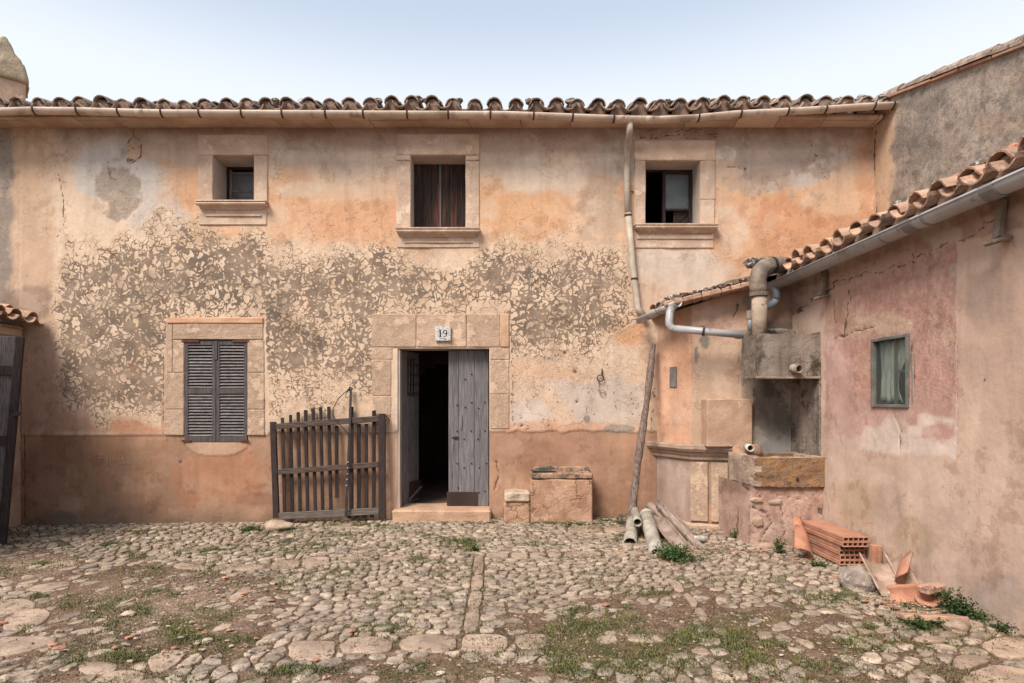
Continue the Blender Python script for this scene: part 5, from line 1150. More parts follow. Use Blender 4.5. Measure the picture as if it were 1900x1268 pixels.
# mounting block
mbk = empty('mounting_block', (fx(1042), 7.85, 0), 'ochre plastered mounting block with a low step beside the front door', 'mounting block')
M_blk = worn('block_plaster', A(198, 152, 118), A(170, 124, 94), 4, 6, c3=A(206, 160, 128), sc3=5, lo3=.52, hi3=.60, bump=.8, bs=40, bd=.012, crk=5, runs=.12)
M_blktop = worn('block_top', A(188, 144, 114), A(150, 118, 94), 7, 6, c3=A(112, 96, 80), sc3=12, lo3=.5, hi3=.62, bump=.9, bs=40, bd=.012)
f_ = 7.70; mb = MB(); bx(mb, fx(985, f_), fx(1100, f_), f_, 8.02, -.1, fz(890, f_), .015, 0); o = mb.build('block', M_blk, mbk); sub_rough(o, 6, .012, 5)
mb = MB(); bx(mb, fx(985, f_)-.002, fx(1100, f_)+.002, f_-.004, 8.0, fz(890, f_)+.002, fz(878, f_), .018); o = mb.build('top_slab', M_blktop, mbk); sub_rough(o, 6, .009, 7)
mb = MB(); bx(mb, fx(990), fx(1092), 7.95, 8.0, fz(880, f_), fz(866, 7.95), .015); o = mb.build('upstand', M_blktop, mbk); sub_rough(o, 3, .01, 7)
mb = MB(); bx(mb, fx(935, f_), fx(984, f_), f_+.01, 8.0, -.1, fz(932, f_), .02); o = mb.build('step', M_blk, mbk); sub_rough(o, 4, .012, 7)
mb = MB(); bx(mb, fx(936, f_), fx(984, f_), f_-.01, 8.0, fz(932, f_)+.001, fz(914, f_), .02); o = mb.build('step_stone', worn('step_pale', A(206, 182, 154), A(178, 152, 126), 6, 5, c3=A(128, 112, 94), sc3=13, bump=.9, bs=36), mbk); sub_rough(o, 4, .012, 9)
# crumpled dark cloth on the block
mb = MB(); zc = fz(877, f_)
n = 18; vs = []; fs = []
for j in range(n):
    for i in range(n):
        u, v = i/(n-1)-.5, j/(n-1)-.5; r = math.hypot(u*1.1, v*1.4)
        h = max(0, .5-r)*.075+.035*mnoise.noise(Vector((u*7, v*7, 3)))*(r < .5)+.012
        vs.append((fx(1008, 7.8)+u*.30+.03*mnoise.noise(Vector((u*4, v*4, 9))), 7.82+v*.16, zc+max(.002, h+.03*(u > .2))))
for j in range(n-1):
    for i in range(n-1): a = j*n+i; fs.append((a, a+1, a+n+1, a+n))
mb.add(vs, fs); o = smooth(mb.build('cloth', worn('cloth_dark', A(84, 88, 78), A(58, 60, 54), 14, 4, bump=.3))); tag(o, 'crumpled dark green cloth lying on top of the mounting block', 'cloth'); s_ = o.modifiers.new('thick', 'SOLIDIFY'); s_.thickness = .004

# iron ring on the wall, with a wire loop
ir = empty('tether_ring', P(1115, 700, 7.96), 'black iron tether ring hanging from a peg on the wall', 'ring')
def ringpts(c, r, n=20, ax='y'): return [c+Vector((r*math.cos(2*math.pi*k/n), 0, r*math.sin(2*math.pi*k/n))) for k in range(n+1)]
mb = MB(); tube(mb, ringpts(P(1114, 702, 7.955), .042), .0075, 6); smooth(mb.build('ring', M_iron, ir))
mb = MB(); bar(mb, P(1117, 698, 7.965), P(1117, 684, 7.97), .014, .012); tube(mb, [P(1117, 690, 7.99), P(1117, 692, 7.94)], .009, 6); mb.build('peg', M_iron, ir)
mb = MB(); tube(mb, [P(1112, 706, 7.965), P(1112, 728, 7.972)]+ringpts(P(1118.5, 730, 7.972), .042), .0028, 5); o = mb.build('wire_loop', M_rust); tag(o, 'thin wire loop dangling below the iron tether ring', 'wire')

# house number tile
ht = empty('house_number', P(822, 620, 7.94), 'white glazed house number tile over the front door', 'sign')
mb = MB(); a, b = P(808, 633, 7.975), P(836.5, 606, 7.975); bx(mb, a.x, b.x, 7.934, 7.952, a.z, b.z, .002); mb.build('tile', M_tileceramic, ht)
def flat(mb, outline, holes_=(), y=7.9332, u=None):
    mb.add([P(x_, y_, 7.975).xyz for x_, y_ in outline], [tuple(range(len(outline)))])
    mb.v[-len(outline):] = [(v[0], y, v[2]) for v in mb.v[-len(outline):]]
def strip(mb, pts, ws, y=7.9328):
    """a brush stroke of varying width, flat on the tile"""
    n = len(pts); L_, R_ = [], []
    for i in range(n):
        a = pts[max(0, i-1)]; b = pts[min(n-1, i+1)]; dx, dy = b[0]-a[0], b[1]-a[1]; l = math.hypot(dx, dy) or 1; nx, ny = -dy/l, dx/l; w_ = ws[i] if isinstance(ws, (list, tuple)) else ws
        L_.append((pts[i][0]+nx*w_/2, pts[i][1]+ny*w_/2)); R_.append((pts[i][0]-nx*w_/2, pts[i][1]-ny*w_/2))
    vs = [P(x_, y_, 7.975) for x_, y_ in L_+R_]; mb.add([(v.x, y, v.z) for v in vs], [(i, i+1, n+i+1, n+i) for i in range(n-1)])
mb = MB(); strip(mb, [(817.4, 613.2), (817.4, 625.8)], 2.6); strip(mb, [(814.8, 626.2), (820.2, 626.2)], 1.0); strip(mb, [(816.4, 613.6), (814.6, 615.2)], .9)
pts = [(826.3+2.9*math.cos(q), 616.8+3.4*math.sin(q)) for q in np.linspace(0, 2*math.pi, 22)]; strip(mb, pts, [2.1 if abs(math.cos(q)) > .6 else 1.0 for q in np.linspace(0, 2*math.pi, 22)], 7.9329)
strip(mb, [(829.2, 617.0), (829.2, 620.5), (828.0, 624.2), (825.6, 626.0), (823.4, 625.4), (822.9, 624.0)], [2.0, 2.0, 1.6, 1.0, 1.1, 1.6], 7.9327); mb.build('digits', M_ink, ht)
mb = MB(); 
for pts, w_ in (([(810.5, 617), (813, 615.5), (815, 619), (818, 617.5), (821, 621), (824, 618.5), (828, 622), (832.5, 618)], .45), ([(813, 610.5), (818, 613), (822, 611.5)], .4), ([(830, 610), (834, 615), (833, 622), (836, 624)], .5), ([(811.5, 621), (815, 624.5), (813, 626)], .4), ([(816, 629.2), (820, 629.5), (824, 629), (829.5, 629.8)], .7), ([(824, 631), (829, 630.8)], .6)): strip(mb, pts, w_, 7.9325)
mb.build('crack_marks', M_ink, ht)
mb = MB(); flat(mb, [(819.5, 606), (822.5, 609), (825, 607.6), (826.5, 606)], y=7.9330); flat(mb, [(833.6, 606), (836.6, 606), (836.6, 612), (835.2, 609)], y=7.9330); flat(mb, [(831, 633), (833, 630.5), (836.6, 629.5), (836.6, 633)], y=7.9330); mb.build('chip', M_stonedk, ht)
# chalky scratched letters low on the wall
mb = MB(); yy = 7.9972-.002
for pts in ([(182, 842), (184, 858)], [(180, 844), (192, 842)], [(183, 850), (190, 849)], [(193, 857), (194, 856)], [(197, 846), (199, 858), (195, 862)], [(203, 850), (205, 858)], [(205, 851), (209, 849), (211, 857)], [(214, 850), (217, 857), (221, 849), (222, 857)], [(226, 843), (228, 857), (233, 857)], [(216, 860), (240, 859)]): strip(mb, pts, .9, 7.982)
tag(mb.build('scratched_letters', M_scratch), 'faint chalky scratched writing on the brown dado left of the shutters', 'graffiti')

# leaning pole
a, b = G(1166, 984), P(1214, 640, 7.88); mb = MB(); n = 12; pts = [a.lerp(b, k/(n-1))+Vector((.007*math.sin(k*.9+1)+.006*math.sin(k*.45), 0, 0)) for k in range(n)]
tube(mb, pts, lambda t: .050-.012*t+.006*math.sin(t*17), 10); o = mb.build('pole', M_pole); sub_rough(o, 2, .008, 14); tag(smooth(o), 'rough grey timber pole leaning in the corner against the house wall', 'pole')

# ------------------------------------------------------------------ old pipes heap
def pipe_thing(p0, p1, r, label, mat, half=False, roll=0, r2=None, name='plastic_pipe', a0=180, a1=360, bend=0):
    p0, p1 = Vector(p0), Vector(p1); n = 5; pts = [p0.lerp(p1, k/(n-1))+Vector((0, 0, bend*math.sin(math.pi*k/(n-1)))) for k in range(n)]; mb = MB()
    if half: channel(mb, pts, r, .006, 10, a0+roll, a1+roll, r2=r2, wob=.0015)
    else: tube(mb, pts, r, 14, False, r2=r2, hollow=.008)
    o = smooth(mb.build(name, mat)); return tag(o, label, 'gutter' if half else 'pipe', 'old pipes heaped in the corner')
zq = lambda px, py, d: P(px, py, d)
pipe_thing(P(1169, 1010, 6.55), P(1174, 966, 7.3), .075, 'leftmost grey pipe of the heap, its open end on the cobbles', M_pvcdirty)
pipe_thing(P(1183, 970, 6.75), P(1178, 946, 7.35), .048, 'thin grey pipe of the heap with its dark round mouth facing the yard', M_pvcdirty)
o = pipe_thing(P(1219, 1031, 6.15), P(1200, 958, 7.05), .078, 'fat pale pipe with a domed top lying at the front of the heap', M_pvcdirty)
mb = MB(); rock(mb, P(1199.5, 956, 7.06), (.079, .06, .079), 3, .04); tag(smooth(mb.build('pipe_cap', M_pvcdirty)), 'rounded pale cap on the upper end of the fat pipe', 'pipe cap')
pipe_thing(P(1262, 1010, 6.25), P(1203, 938, 7.35), .085, 'wide open beige gutter length sloping down across the heap', M_pvcpink, True, 10, name='gutter_length')
pipe_thing(P(1247, 972, 6.95), P(1206, 938, 7.38), .05, 'brownish pipe lying on the open gutters with its mouth to the right', M_pvcpink)
pipe_thing(P(1304, 1016, 6.35), P(1226, 936, 7.15), .070, 'darker open gutter length at the back right of the heap', M_pvcpink, True, -25, name='gutter_length')
pipe_thing(P(1276, 985, 6.75), P(1214, 928, 7.40), .055, 'narrow open gutter length standing highest against the well housing', M_pvcpink, True, 15, name='gutter_length')
pipe_thing(P(1274, 1020, 6.25), P(1262, 1003, 6.45), .085, 'short broken gutter end tucked beneath the beige gutter', M_pvcpink, True, 0, name='gutter_offcut')
pipe_thing(P(1286, 1000, 6.6), P(1308, 1000, 6.62), .035, 'short light pipe stub at the right end of the heap', worn('pvc_stub', A(196, 190, 186), A(170, 162, 156), 8, 4, rough=.5, bump=.1))

# ------------------------------------------------------------------ hollow bricks
M_hole = M_brick
def hollow_brick(x0, x1, y0, y1, z0, z1, label):
    """a long flat clay block with five channels right through it and ribbed sides"""
    n = 5; t = .008; mb = MB(); w_ = (x1-x0-t)/n
    bx(mb, x0, x1, y0, y1, z0, z0+t, .0015); bx(mb, x0, x1, y0, y1, z1-t, z1, .0015)
    for k in range(n+1): bx(mb, x0+k*w_+.0004, x0+k*w_+t-.0004, y0+.001, y1-.001, z0+t, z1-t, .0005)
    for q in (.3, .7): bx(mb, x0-.004, x0+.0004, y0+.002, y1-.002, z0+q*(z1-z0)-.004, z0+q*(z1-z0)+.004, .001)
    bx(mb, x0+t, x1-t, (y0+y1)/2, (y0+y1)/2+.01, z0+t, z1-t, .0005)
    o = mb.build('hollow_brick', M_brick); return tag(o, label, 'brick', 'hollow clay bricks stacked by the right wall')
hs = ['bottom', 'second', 'third', 'fourth', 'fifth', 'top']
hl = ['lowest hollow clay brick, flat on the ground in the stack', 'second hollow clay brick up from the ground in the stack', 'third hollow clay brick up from the ground in the stack', 'third hollow clay brick down from the top of the stack', 'second hollow clay brick down from the top of the stack', 'topmost hollow clay brick of the stack by the right wall']
for k in range(6):
    z0_ = .012+k*.047; sh = 0 if k < 4 else -.07; dx = (0, .004, -.004, .0, -.012, -.006)[k]
    hollow_brick(3.225+dx, 3.465+dx+(0 if k < 4 else .0), 5.66+sh, 6.42+sh*.3, z0_, z0_+.0455, hl[k])

# ------------------------------------------------------------------ terracotta fragments
def shard(pts, r, a0, a1, label, mat=M_terra, up=(0, 0, 1), r2=None, name='terracotta_pipe_piece', thk=.014, cat='tile fragment', jag=.03):
    mb = MB(); pts = [Vector(p) for p in pts]; channel(mb, pts, r, thk, 12, a0, a1, up, r2)
    n = len(pts); W = 26
    for i in (0, n-1):
        d_ = (pts[1]-pts[0]).normalized() if i == 0 else (pts[-1]-pts[-2]).normalized()
        for k in range(13):
            e = jag*mnoise.noise(Vector((k*.6, i*3.1+r*50, 1.7)))*(1 if i else -1)
            for q in (k, 13+k): v = Vector(mb.v[i*W+q])+d_*e; mb.v[i*W+q] = tuple(v)
    o = smooth(mb.build(name, mat)); return tag(o, label, cat, 'broken terracotta by the right wall')
def ln(a, b, n=5): a, b = Vector(a), Vector(b); return [a.lerp(b, k/(n-1)) for k in range(n)]
shard(ln(P(1481, 1034, 5.92), P(1478, 985, 6.18)), .135, 200, 340, 'wide orange tile piece leaning in front at the trough foot', M_terra, (0, 1, .3), .09)
shard(ln(P(1477, 995, 6.2), P(1475, 965, 6.35)), .080, 200, 340, 'narrow orange tile neck standing behind the wider leaning tile', M_terra, (0, 1, .3), .068)
tanm = worn('tile_tan', A(202, 170, 146), A(172, 142, 120), 6, 5, c3=A(118, 100, 86), sc3=11, bump=.6)
shard(ln(P(1674, 1084, 4.70), P(1634, 1016, 5.16)), .175, 200, 340, 'long tan half pipe leaning between the grey boulder and the wall', tanm)
shard(ln(P(1698, 1062, 4.92), P(1668, 1010, 5.28)), .14, 205, 335, 'second tan half pipe lying against the wall behind the first', tanm)
mb = MB(); bx(mb, 3.40, 3.485, 5.44, 5.50, .02, .25, .004)
for k in range(2): bx(mb, 3.41+k*.037, 3.43+k*.037, 5.432, 5.44, .02, .25, .002)
tag(mb.build('ribbed_brick', M_brick), 'ribbed clay brick fragment leaning on the wall beyond the half pipes', 'brick')
shard(ln(P(1690, 1084, 4.78), P(1700, 1046, 4.92)), .11, 160, 300, 'curved orange collar piece sticking up among the fragments', M_terra, (0, -1, 0), jag=.05)
shard(ln(P(1722, 1102, 4.50), P(1722, 1078, 4.75)), .10, 190, 330, 'small orange curved rim piece against the wall above the trough tile', M_terra, (-.5, 0, 1))
shard(ln(P(1660, 1106, 4.56), P(1757, 1102, 4.48)), .13, 185, 335, 'big dark orange half pipe lying crosswise at the front', M_terra, (0, -.5, 1))
shard(ln(P(1655, 1086, 4.78), P(1745, 1082, 4.7)), .12, 200, 340, 'orange half pipe lying crosswise behind the big dark one', M_terrapale, (0, .2, 1))
mb = MB(); c = P(1728, 1092, 4.55); cbox(mb, c, (.085, .05, .028), .01, Matrix.Rotation(R(-6), 3, 'Y') @ Matrix.Rotation(R(12), 3, 'Z')); o = mb.build('stone_block', M_terrapale); sub_rough(o, 3, .008, 12); tag(o, 'pale rough stone block resting in the orange half pipes', 'stone')
mb = MB(); c = G(1728, 1150, .03); cbox(mb, (c.x, c.y, .045), (.20, .07, .02), .006, Matrix.Rotation(R(-8), 3, 'Z') @ Matrix.Rotation(R(-12), 3, 'X')); o = mb.build('flat_slab', M_terrapale); sub_rough(o, 3, .006, 12); tag(o, 'thin pale clay slab lying flat in front of the fragments', 'slab')
thing_rock('stone', 1775, 1170, (.09, .06, .045), 'pale angular stone lying at the near end of the clay slab', worn('stone_tan', A(180, 152, 130), A(150, 124, 104), 6, 5, bump=.9), .4)
thing_rock('stone', 1655, 1104, (.035, .03, .02), 'small white pebble tucked beside the crosswise half pipes', M_tileceramic, .2, 2)

# ================================================================== THE YARD
def gpx(x, y): return CX+F*x/y, HY+EYE*F/y
def blobs(px, py, L, s=0, fr=.02):
    m = np.zeros(np.shape(px))
    for k, (cx, cy, rx, ry, a) in enumerate(L): m = np.maximum(m, a*blob(px, py, cx, cy, rx, ry, .6, .5, s+k, fr))
    return m
MUD = [(1250, 1170, 420, 70, .62), (900, 1262, 500, 34, .6), (250, 1150, 280, 90, .55), (600, 1245, 240, 24, .55), (200, 1250, 220, 26, .5), (1600, 1230, 300, 50, .5), (1270, 1165, 300, 46, 1), (1130, 1195, 130, 60, 1), (900, 1245, 260, 26, .8), (1450, 1205, 150, 40, .8), (330, 1120, 200, 80, 1), (60, 1040, 90, 30, .9), (230, 1180, 200, 44, .85), (420, 1170, 90, 36, .7), (400, 1075, 90, 26, .8), (150, 1110, 90, 30, .6), (1000, 1165, 60, 18, .6), (90, 1205, 80, 20, .4)]
def mud(px, py): return blobs(px, py, MUD, 200, .012)
GR = [(300, 979, 240, 4, .6), (1010, 972, 260, 3, .6), (640, 970, 60, 4, .7), (1600, 1090, 40, 14, .6), (1700, 1140, 60, 16, .7), (1260, 1035, 60, 12, .9), (1170, 1000, 40, 10, .7), (1120, 1150, 80, 26, .9), (1130, 1215, 120, 46, .95), (1060, 1190, 60, 30, .7), (1350, 1185, 110, 24, .9), (1420, 1208, 70, 20, .8), (1230, 1215, 90, 30, .6), (1600, 1195, 90, 20, .5), (350, 1160, 60, 26, .95), (420, 1190, 70, 20, .6), (470, 978, 32, 8, 1), (850, 1006, 50, 9, 1), (820, 998, 40, 6, .8), (735, 1012, 30, 7, .9), (790, 1040, 40, 6, .8), (880, 1014, 16, 12, 1), (1040, 975, 30, 6, 1), (1205, 1098, 60, 10, .7), (1265, 1085, 20, 9, .6), (100, 1000, 40, 8, .8), (200, 1000, 40, 7, .9), (90, 1036, 34, 7, .9), (290, 1045, 22, 8, .7), (240, 1020, 40, 6, .6), (35, 998, 30, 6, .9), (80, 1100, 20, 10, .8), (285, 1095, 50, 10, .6), (250, 1125, 40, 12, .6), (60, 1155, 30, 8, .8), (110, 1215, 50, 18, .8), (240, 1210, 60, 14, .7), (150, 1260, 80, 10, .7), (30, 1265, 50, 12, .7), (560, 1240, 80, 12, .6), (380, 1018, 60, 9, .7), (370, 1120, 50, 10, .6), (540, 1010, 80, 12, .45), (620, 1050, 80, 16, .35), (700, 1165, 60, 10, .5), (1400, 1145, 80, 10, .5), (1440, 1070, 40, 8, .5), (1540, 1110, 60, 10, .5), (1660, 1165, 70, 12, .8), (1750, 1200, 60, 10, .6), (800, 1250, 160, 18, .5), (1010, 1010, 60, 10, .35), (450, 1265, 100, 12, .5), (1180, 1005, 30, 5, .4), (1490, 1240, 160, 24, .5), (620, 990, 60, 6, .5), (410, 1135, 40, 20, .7), (200, 1120, 100, 30, .3)]
def soil_h(x, y):
    return np.minimum(0, .015*x)+(fbm(x*.9, y*.9, 301, 3)-.5)*.03+(fbm(x*7, y*7, 302, 3)-.5)*.012-.006
def soil():
    xs = np.arange(-8.2, 4.2, .035); ys = np.arange(1.6, 8.15, .035); X, Y = np.meshgrid(xs, ys, indexing='ij'); px, py = gpx(X, np.maximum(Y, 1.2)); m = mud(px, py)
    Z = soil_h(X, Y)+m*.012; V = np.stack([X, Y, Z], -1).reshape(-1, 3); nu, nv = X.shape; I = np.arange(nu*nv).reshape(nu, nv); q = np.stack([I[:-1, :-1], I[1:, :-1], I[1:, 1:], I[:-1, 1:]], -1).reshape(-1, 4)
    me = bpy.data.meshes.new('ground'); me.vertices.add(len(V)); me.vertices.foreach_set('co', V.astype(np.float32).ravel()); me.loops.add(q.size); me.loops.foreach_set('vertex_index', q.ravel().astype(np.int32)); me.polygons.add(len(q)); me.polygons.foreach_set('loop_start', np.arange(0, q.size, 4, dtype=np.int32)); me.polygons.foreach_set('loop_total', np.full(len(q), 4, np.int32)); me.update(calc_edges=True)
    me.polygons.foreach_set('use_smooth', np.ones(len(q), bool)); a = me.color_attributes.new('Col', 'FLOAT_COLOR', 'POINT'); c = np.ones((len(V), 4), np.float32)
    g = blobs(px, py, [(330, 1110, 140, 55, 1), (60, 1035, 90, 30, 1)], 220).ravel()[:, None]; g2 = blobs(px, py, GR, 260, .03).ravel()[:, None]; c[:, :3] = (1-g)*np.array((.98, .95, .92))+g*np.array((1.3, 1.32, 1.34)); c[:, :3] = c[:, :3]*(1-g2*.7)+np.array((.72, .84, .52))*g2*.7; a.data.foreach_set('color', c.ravel()); return me
ground = tag(link('ground', soil(), None, (0, 0, 0), M_soil), kind='structure')
mb = MB(); mb.add([(-60, -60, -.16), (60, -60, -.16), (60, 60, -.16), (-60, 60, -.16)], [(0, 1, 2, 3)]); tag(mb.build('land', worn('land', A(120, 100, 80), A(96, 88, 60), .6, 5)), kind='structure')

def clip(poly, a, b, c):
    """keep the part of poly where a*x+b*y <= c"""
    o = []; n = len(poly)
    for i in range(n):
        p, q = poly[i], poly[(i+1) % n]; dp, dq = a*p[0]+b*p[1]-c, a*q[0]+b*q[1]-c
        if dp <= 0: o.append(p)
        if (dp < 0 < dq) or (dq < 0 < dp): t = dp/(dp-dq); o.append((p[0]+t*(q[0]-p[0]), p[1]+t*(q[1]-p[1])))
    return o
def area(p): return abs(sum(p[i][0]*p[(i+1) % len(p)][1]-p[(i+1) % len(p)][0]*p[i][1] for i in range(len(p))))/2
def chaikin(p, k=.25):
    o = []
    for i in range(len(p)):
        a, b = p[i], p[(i+1) % len(p)]; o += [(a[0]*(1-k)+b[0]*k, a[1]*(1-k)+b[1]*k), (a[0]*k+b[0]*(1-k), a[1]*k+b[1]*(1-k))]
    return o
def resample(p, n):
    L = [0]; m = len(p)
    for i in range(m): L.append(L[-1]+math.hypot(p[(i+1) % m][0]-p[i][0], p[(i+1) % m][1]-p[i][1]))
    xs = [q[0] for q in p]+[p[0][0]]; ys = [q[1] for q in p]+[p[0][1]]; t = np.linspace(0, L[-1], n, endpoint=False)
    return list(zip(np.interp(t, L, xs), np.interp(t, L, ys)))
def ccw(p): return p if sum(p[i][0]*p[(i+1) % len(p)][1]-p[(i+1) % len(p)][0]*p[i][1] for i in range(len(p))) > 0 else p[::-1]
def stone_geo(poly, h, z0, nn=10, flatness=.72, col=(1, 1, 1), shrink=.011, tilt=.06, rnd=1, sink=.06):
    poly = ccw(poly); A_ = area(poly)
    if A_ < .0009: return None
    cx = sum(p[0] for p in poly)/len(poly); cy = sum(p[1] for p in poly)/len(poly); R0 = math.sqrt(A_/math.pi)
    s = max(.5, 1-shrink/R0*random.uniform(.5, 1.5)); p = [((a-cx)*s, (b-cy)*s) for a, b in poly]
    for _ in range(rnd): p = chaikin(p, .20)
    p = resample(p, nn); tx, ty_ = random.uniform(-tilt, tilt), random.uniform(-tilt, tilt); vs = []; sd_ = random.uniform(0, 90)
    for sc, hz, am in (((1.0, -sink, 0), (.99, h*.40, .002), (.93, h*.86, .004), (flatness, h, .006)) if flatness < .9 else ((1.0, -sink, 0), (1.0, h*.55, 0), (.975, h*.93, .002), (.90, h, .004))):
        for a, b in p:
            e = 1+.12*mnoise.noise(Vector((a*30+sd_, b*30, hz*20))); vs.append((cx+a*sc*e, cy+b*sc*e, z0+hz+(a*tx+b*ty_)*(hz > 0)+am*mnoise.noise(Vector((a*35+sd_, b*35, sd_)))))
    vs.append((cx, cy, z0+h*1.02)); n = nn; fs = []
    for r_ in range(3):
        for k in range(n): fs.append((r_*n+k, r_*n+(k+1) % n, (r_+1)*n+(k+1) % n, (r_+1)*n+k))
    for k in range(n): fs.append((3*n+k, 3*n+(k+1) % n, 4*n))
    return vs, fs, cx, cy, col
# big flat slabs, outlined on the ground
SL = [[(532, 1190), (560, 1184), (628, 1183), (622, 1212), (600, 1222), (538, 1218)], [(626, 1196), (648, 1181), (700, 1179), (731, 1188), (730, 1209), (690, 1212), (640, 1211)],
 [(737, 1206), (742, 1186), (790, 1177), (846, 1180), (845, 1211), (790, 1213)], [(849, 1211), (858, 1181), (900, 1179), (940, 1182), (947, 1200), (930, 1213)], [(950, 1182), (985, 1178), (1018, 1180), (1016, 1206), (962, 1209)],
 [(270, 1218), (300, 1203), (345, 1200), (338, 1220), (310, 1238), (280, 1240)], [(138, 1232), (152, 1221), (190, 1219), (222, 1224), (215, 1240), (160, 1243)], [(160, 1262), (190, 1240), (240, 1233), (276, 1240), (262, 1262), (230, 1276), (170, 1280)], [(243, 1268), (262, 1253), (300, 1250), (318, 1266), (300, 1284), (250, 1284)],
 [(-40, 1110), (0, 1100), (50, 1097), (70, 1106), (64, 1116), (10, 1126), (-30, 1130)], [(6, 1138), (30, 1120), (80, 1115), (100, 1126), (80, 1145), (40, 1158), (0, 1156)], [(-60, 1190), (-10, 1172), (60, 1170), (110, 1172), (105, 1184), (40, 1200), (-50, 1215)],
 [(881, 1033), (898, 1031), (897, 1066), (876, 1068)], [(876, 1069), (897, 1068), (896, 1096), (872, 1098)], [(872, 1099), (896, 1098), (893, 1130), (866, 1132)], [(866, 1133), (892, 1131), (887, 1176), (858, 1177)],
 [(501, 1048), (506, 1036), (560, 1033), (558, 1049), (510, 1053)], [(560, 1049), (562, 1032), (610, 1028), (613, 1040), (600, 1046)], [(392, 1050), (400, 1042), (496, 1041), (494, 1050), (440, 1053)], [(318, 1044), (330, 1037), (388, 1043), (384, 1051), (340, 1049)], [(625, 1038), (630, 1031), (694, 1031), (696, 1038), (660, 1042)], [(700, 1040), (704, 1032), (820, 1032), (818, 1039)],
 [(900, 1035), (903, 1028), (945, 1028), (944, 1036)], [(948, 1036), (948, 1028), (980, 1028), (980, 1036)], [(983, 1036), (983, 1027), (1012, 1026), (1014, 1035)], [(1016, 1035), (1016, 1026), (1042, 1026), (1042, 1035)], [(1045, 1034), (1045, 1025), (1117, 1025), (1117, 1035)], [(1120, 1034), (1120, 1026), (1192, 1024), (1196, 1032)],
 [(1264, 1104), (1278, 1102), (1300, 1124), (1286, 1130)], [(1287, 1131), (1301, 1126), (1316, 1150), (1304, 1160)], [(1238, 1078), (1256, 1076), (1274, 1098), (1256, 1101)], [(1158, 1190), (1170, 1178), (1236, 1178), (1238, 1192), (1200, 1196)], [(1104, 1190), (1112, 1181), (1146, 1180), (1148, 1193), (1120, 1198)],
 [(40, 1084), (60, 1076), (124, 1066), (140, 1072), (80, 1086)], [(70, 1034), (84, 1028), (150, 1030), (146, 1040), (90, 1042)], [(600, 968), (680, 966), (688, 974), (604, 978)], [(1810, 1200), (1860, 1180), (1930, 1190), (1940, 1220), (1860, 1225)], [(1700, 1182), (1760, 1186), (1758, 1196), (1690, 1192)], [(1780, 1255), (1850, 1232), (1930, 1250), (1900, 1280), (1800, 1280)], [(1760, 1238), (1776, 1216), (1840, 1219), (1842, 1228), (1790, 1244)],
 [(420, 1107), (452, 1085), (470, 1082), (466, 1092), (430, 1118)], [(540, 1040), (585, 990), (600, 984), (598, 992), (556, 1034)], [(1052, 978), (1115, 976), (1118, 988), (1054, 989)], [(1120, 980), (1160, 978), (1162, 990), (1122, 990)], [(1240, 1100-60), (1262, 1038), (1272, 1046), (1250, 1050)]]
slabs = []
for s in SL: slabs.append(ccw([tuple(G(a, b, 0).xy) for a, b in s]))
M_slab = worn('slab', A(190, 162, 138), A(160, 134, 114), 5, 6, c3=A(126, 104, 86), sc3=14, lo3=.56, hi3=.68, bump=.9, bs=50, bd=.010, vcol=True)
for s in slabs:
    cx = sum(p[0] for p in s)/len(s); cy = sum(p[1] for p in s)/len(s); big = area(s) > .05
    k = random.uniform(.9, 1.12); r = stone_geo(s, .018 if big else .020, float(soil_h(np.array(cx), np.array(cy)))-.002, 18 if big else 14, .94, (k, k*.99, k*.97), .006, .01, 1, .02)
    if r: mb = MB(); mb.add(r[0], r[1], r[4]); mb.build('paving_slab', M_slab, ground, True, col=True)
OBST = [(fx(725, 7.8), fx(912, 7.8), 7.82, 8.1), (fx(930, 7.7), fx(1104, 7.7), 7.68, 8.1), (2.72, 3.6, 6.44, 8.2), (2.2, 3.6, 7.36, 8.2)]
def inside(s, x, y, m=0):
    n = len(s); b = -1e9; bi = 0
    for i in range(n):
        (x0, y0), (x1, y1) = s[i], s[(i+1) % n]; l = math.hypot(x1-x0, y1-y0) or 1e-9; d = ((x-x0)*(y1-y0)-(y-y0)*(x1-x0))/l
        if d > b: b, bi = d, i
    return b, bi
sc_ = [(sum(p[0] for p in s)/len(s), sum(p[1] for p in s)/len(s), max(math.hypot(p[0]-s[0][0], p[1]-s[0][1]) for p in s)) for s in slabs]
N = 70000; cand = np.column_stack([rng.uniform(-7.6, 3.5, N), 2.0+6.0*rng.random(N)])
rr = .062+.046*fbm(cand[:, 0]*.8, cand[:, 1]*.8, 401, 3)+.030*sst(5.2, 3.2, cand[:, 1])*1.0; rr = rr+.030*(rng.random(N) > .82)
pxs, pys = gpx(cand[:, 0], cand[:, 1]); mm = mud(pxs, pys); cell = {}; P_ = []; RR = []; MMs = []
for i in range(N):
    x, y = cand[i]
    if abs(x) > .92*y+.9: continue
    if any(a < x < b and c < y < d for a, b, c, d in OBST): continue
    r = rr[i]*.92; k = (int(x/.16), int(y/.16)); ok = True
    for a in (-1, 0, 1):
        for b in (-1, 0, 1):
            for j in cell.get((k[0]+a, k[1]+b), ()):
                dx, dy = P_[j][0]-x, P_[j][1]-y
                if dx*dx+dy*dy*1.35 < (r*.5+RR[j]*.5)**2: ok = False; break
            if not ok: break
        if not ok: break
    if not ok: continue
    for s, (sx, sy, sr) in zip(slabs, sc_):
        if abs(x-sx) < sr+.1 and abs(y-sy) < sr+.1 and inside(s, x, y)[0] < .018: ok = False; break
    if not ok: continue
    cell.setdefault(k, []).append(len(P_)); P_.append((x, y)); RR.append(r); MMs.append(mm[i])
kd = kdtree.KDTree(len(P_)); [kd.insert((p[0], p[1], 0), i) for i, p in enumerate(P_)]; kd.balance()
stones = []
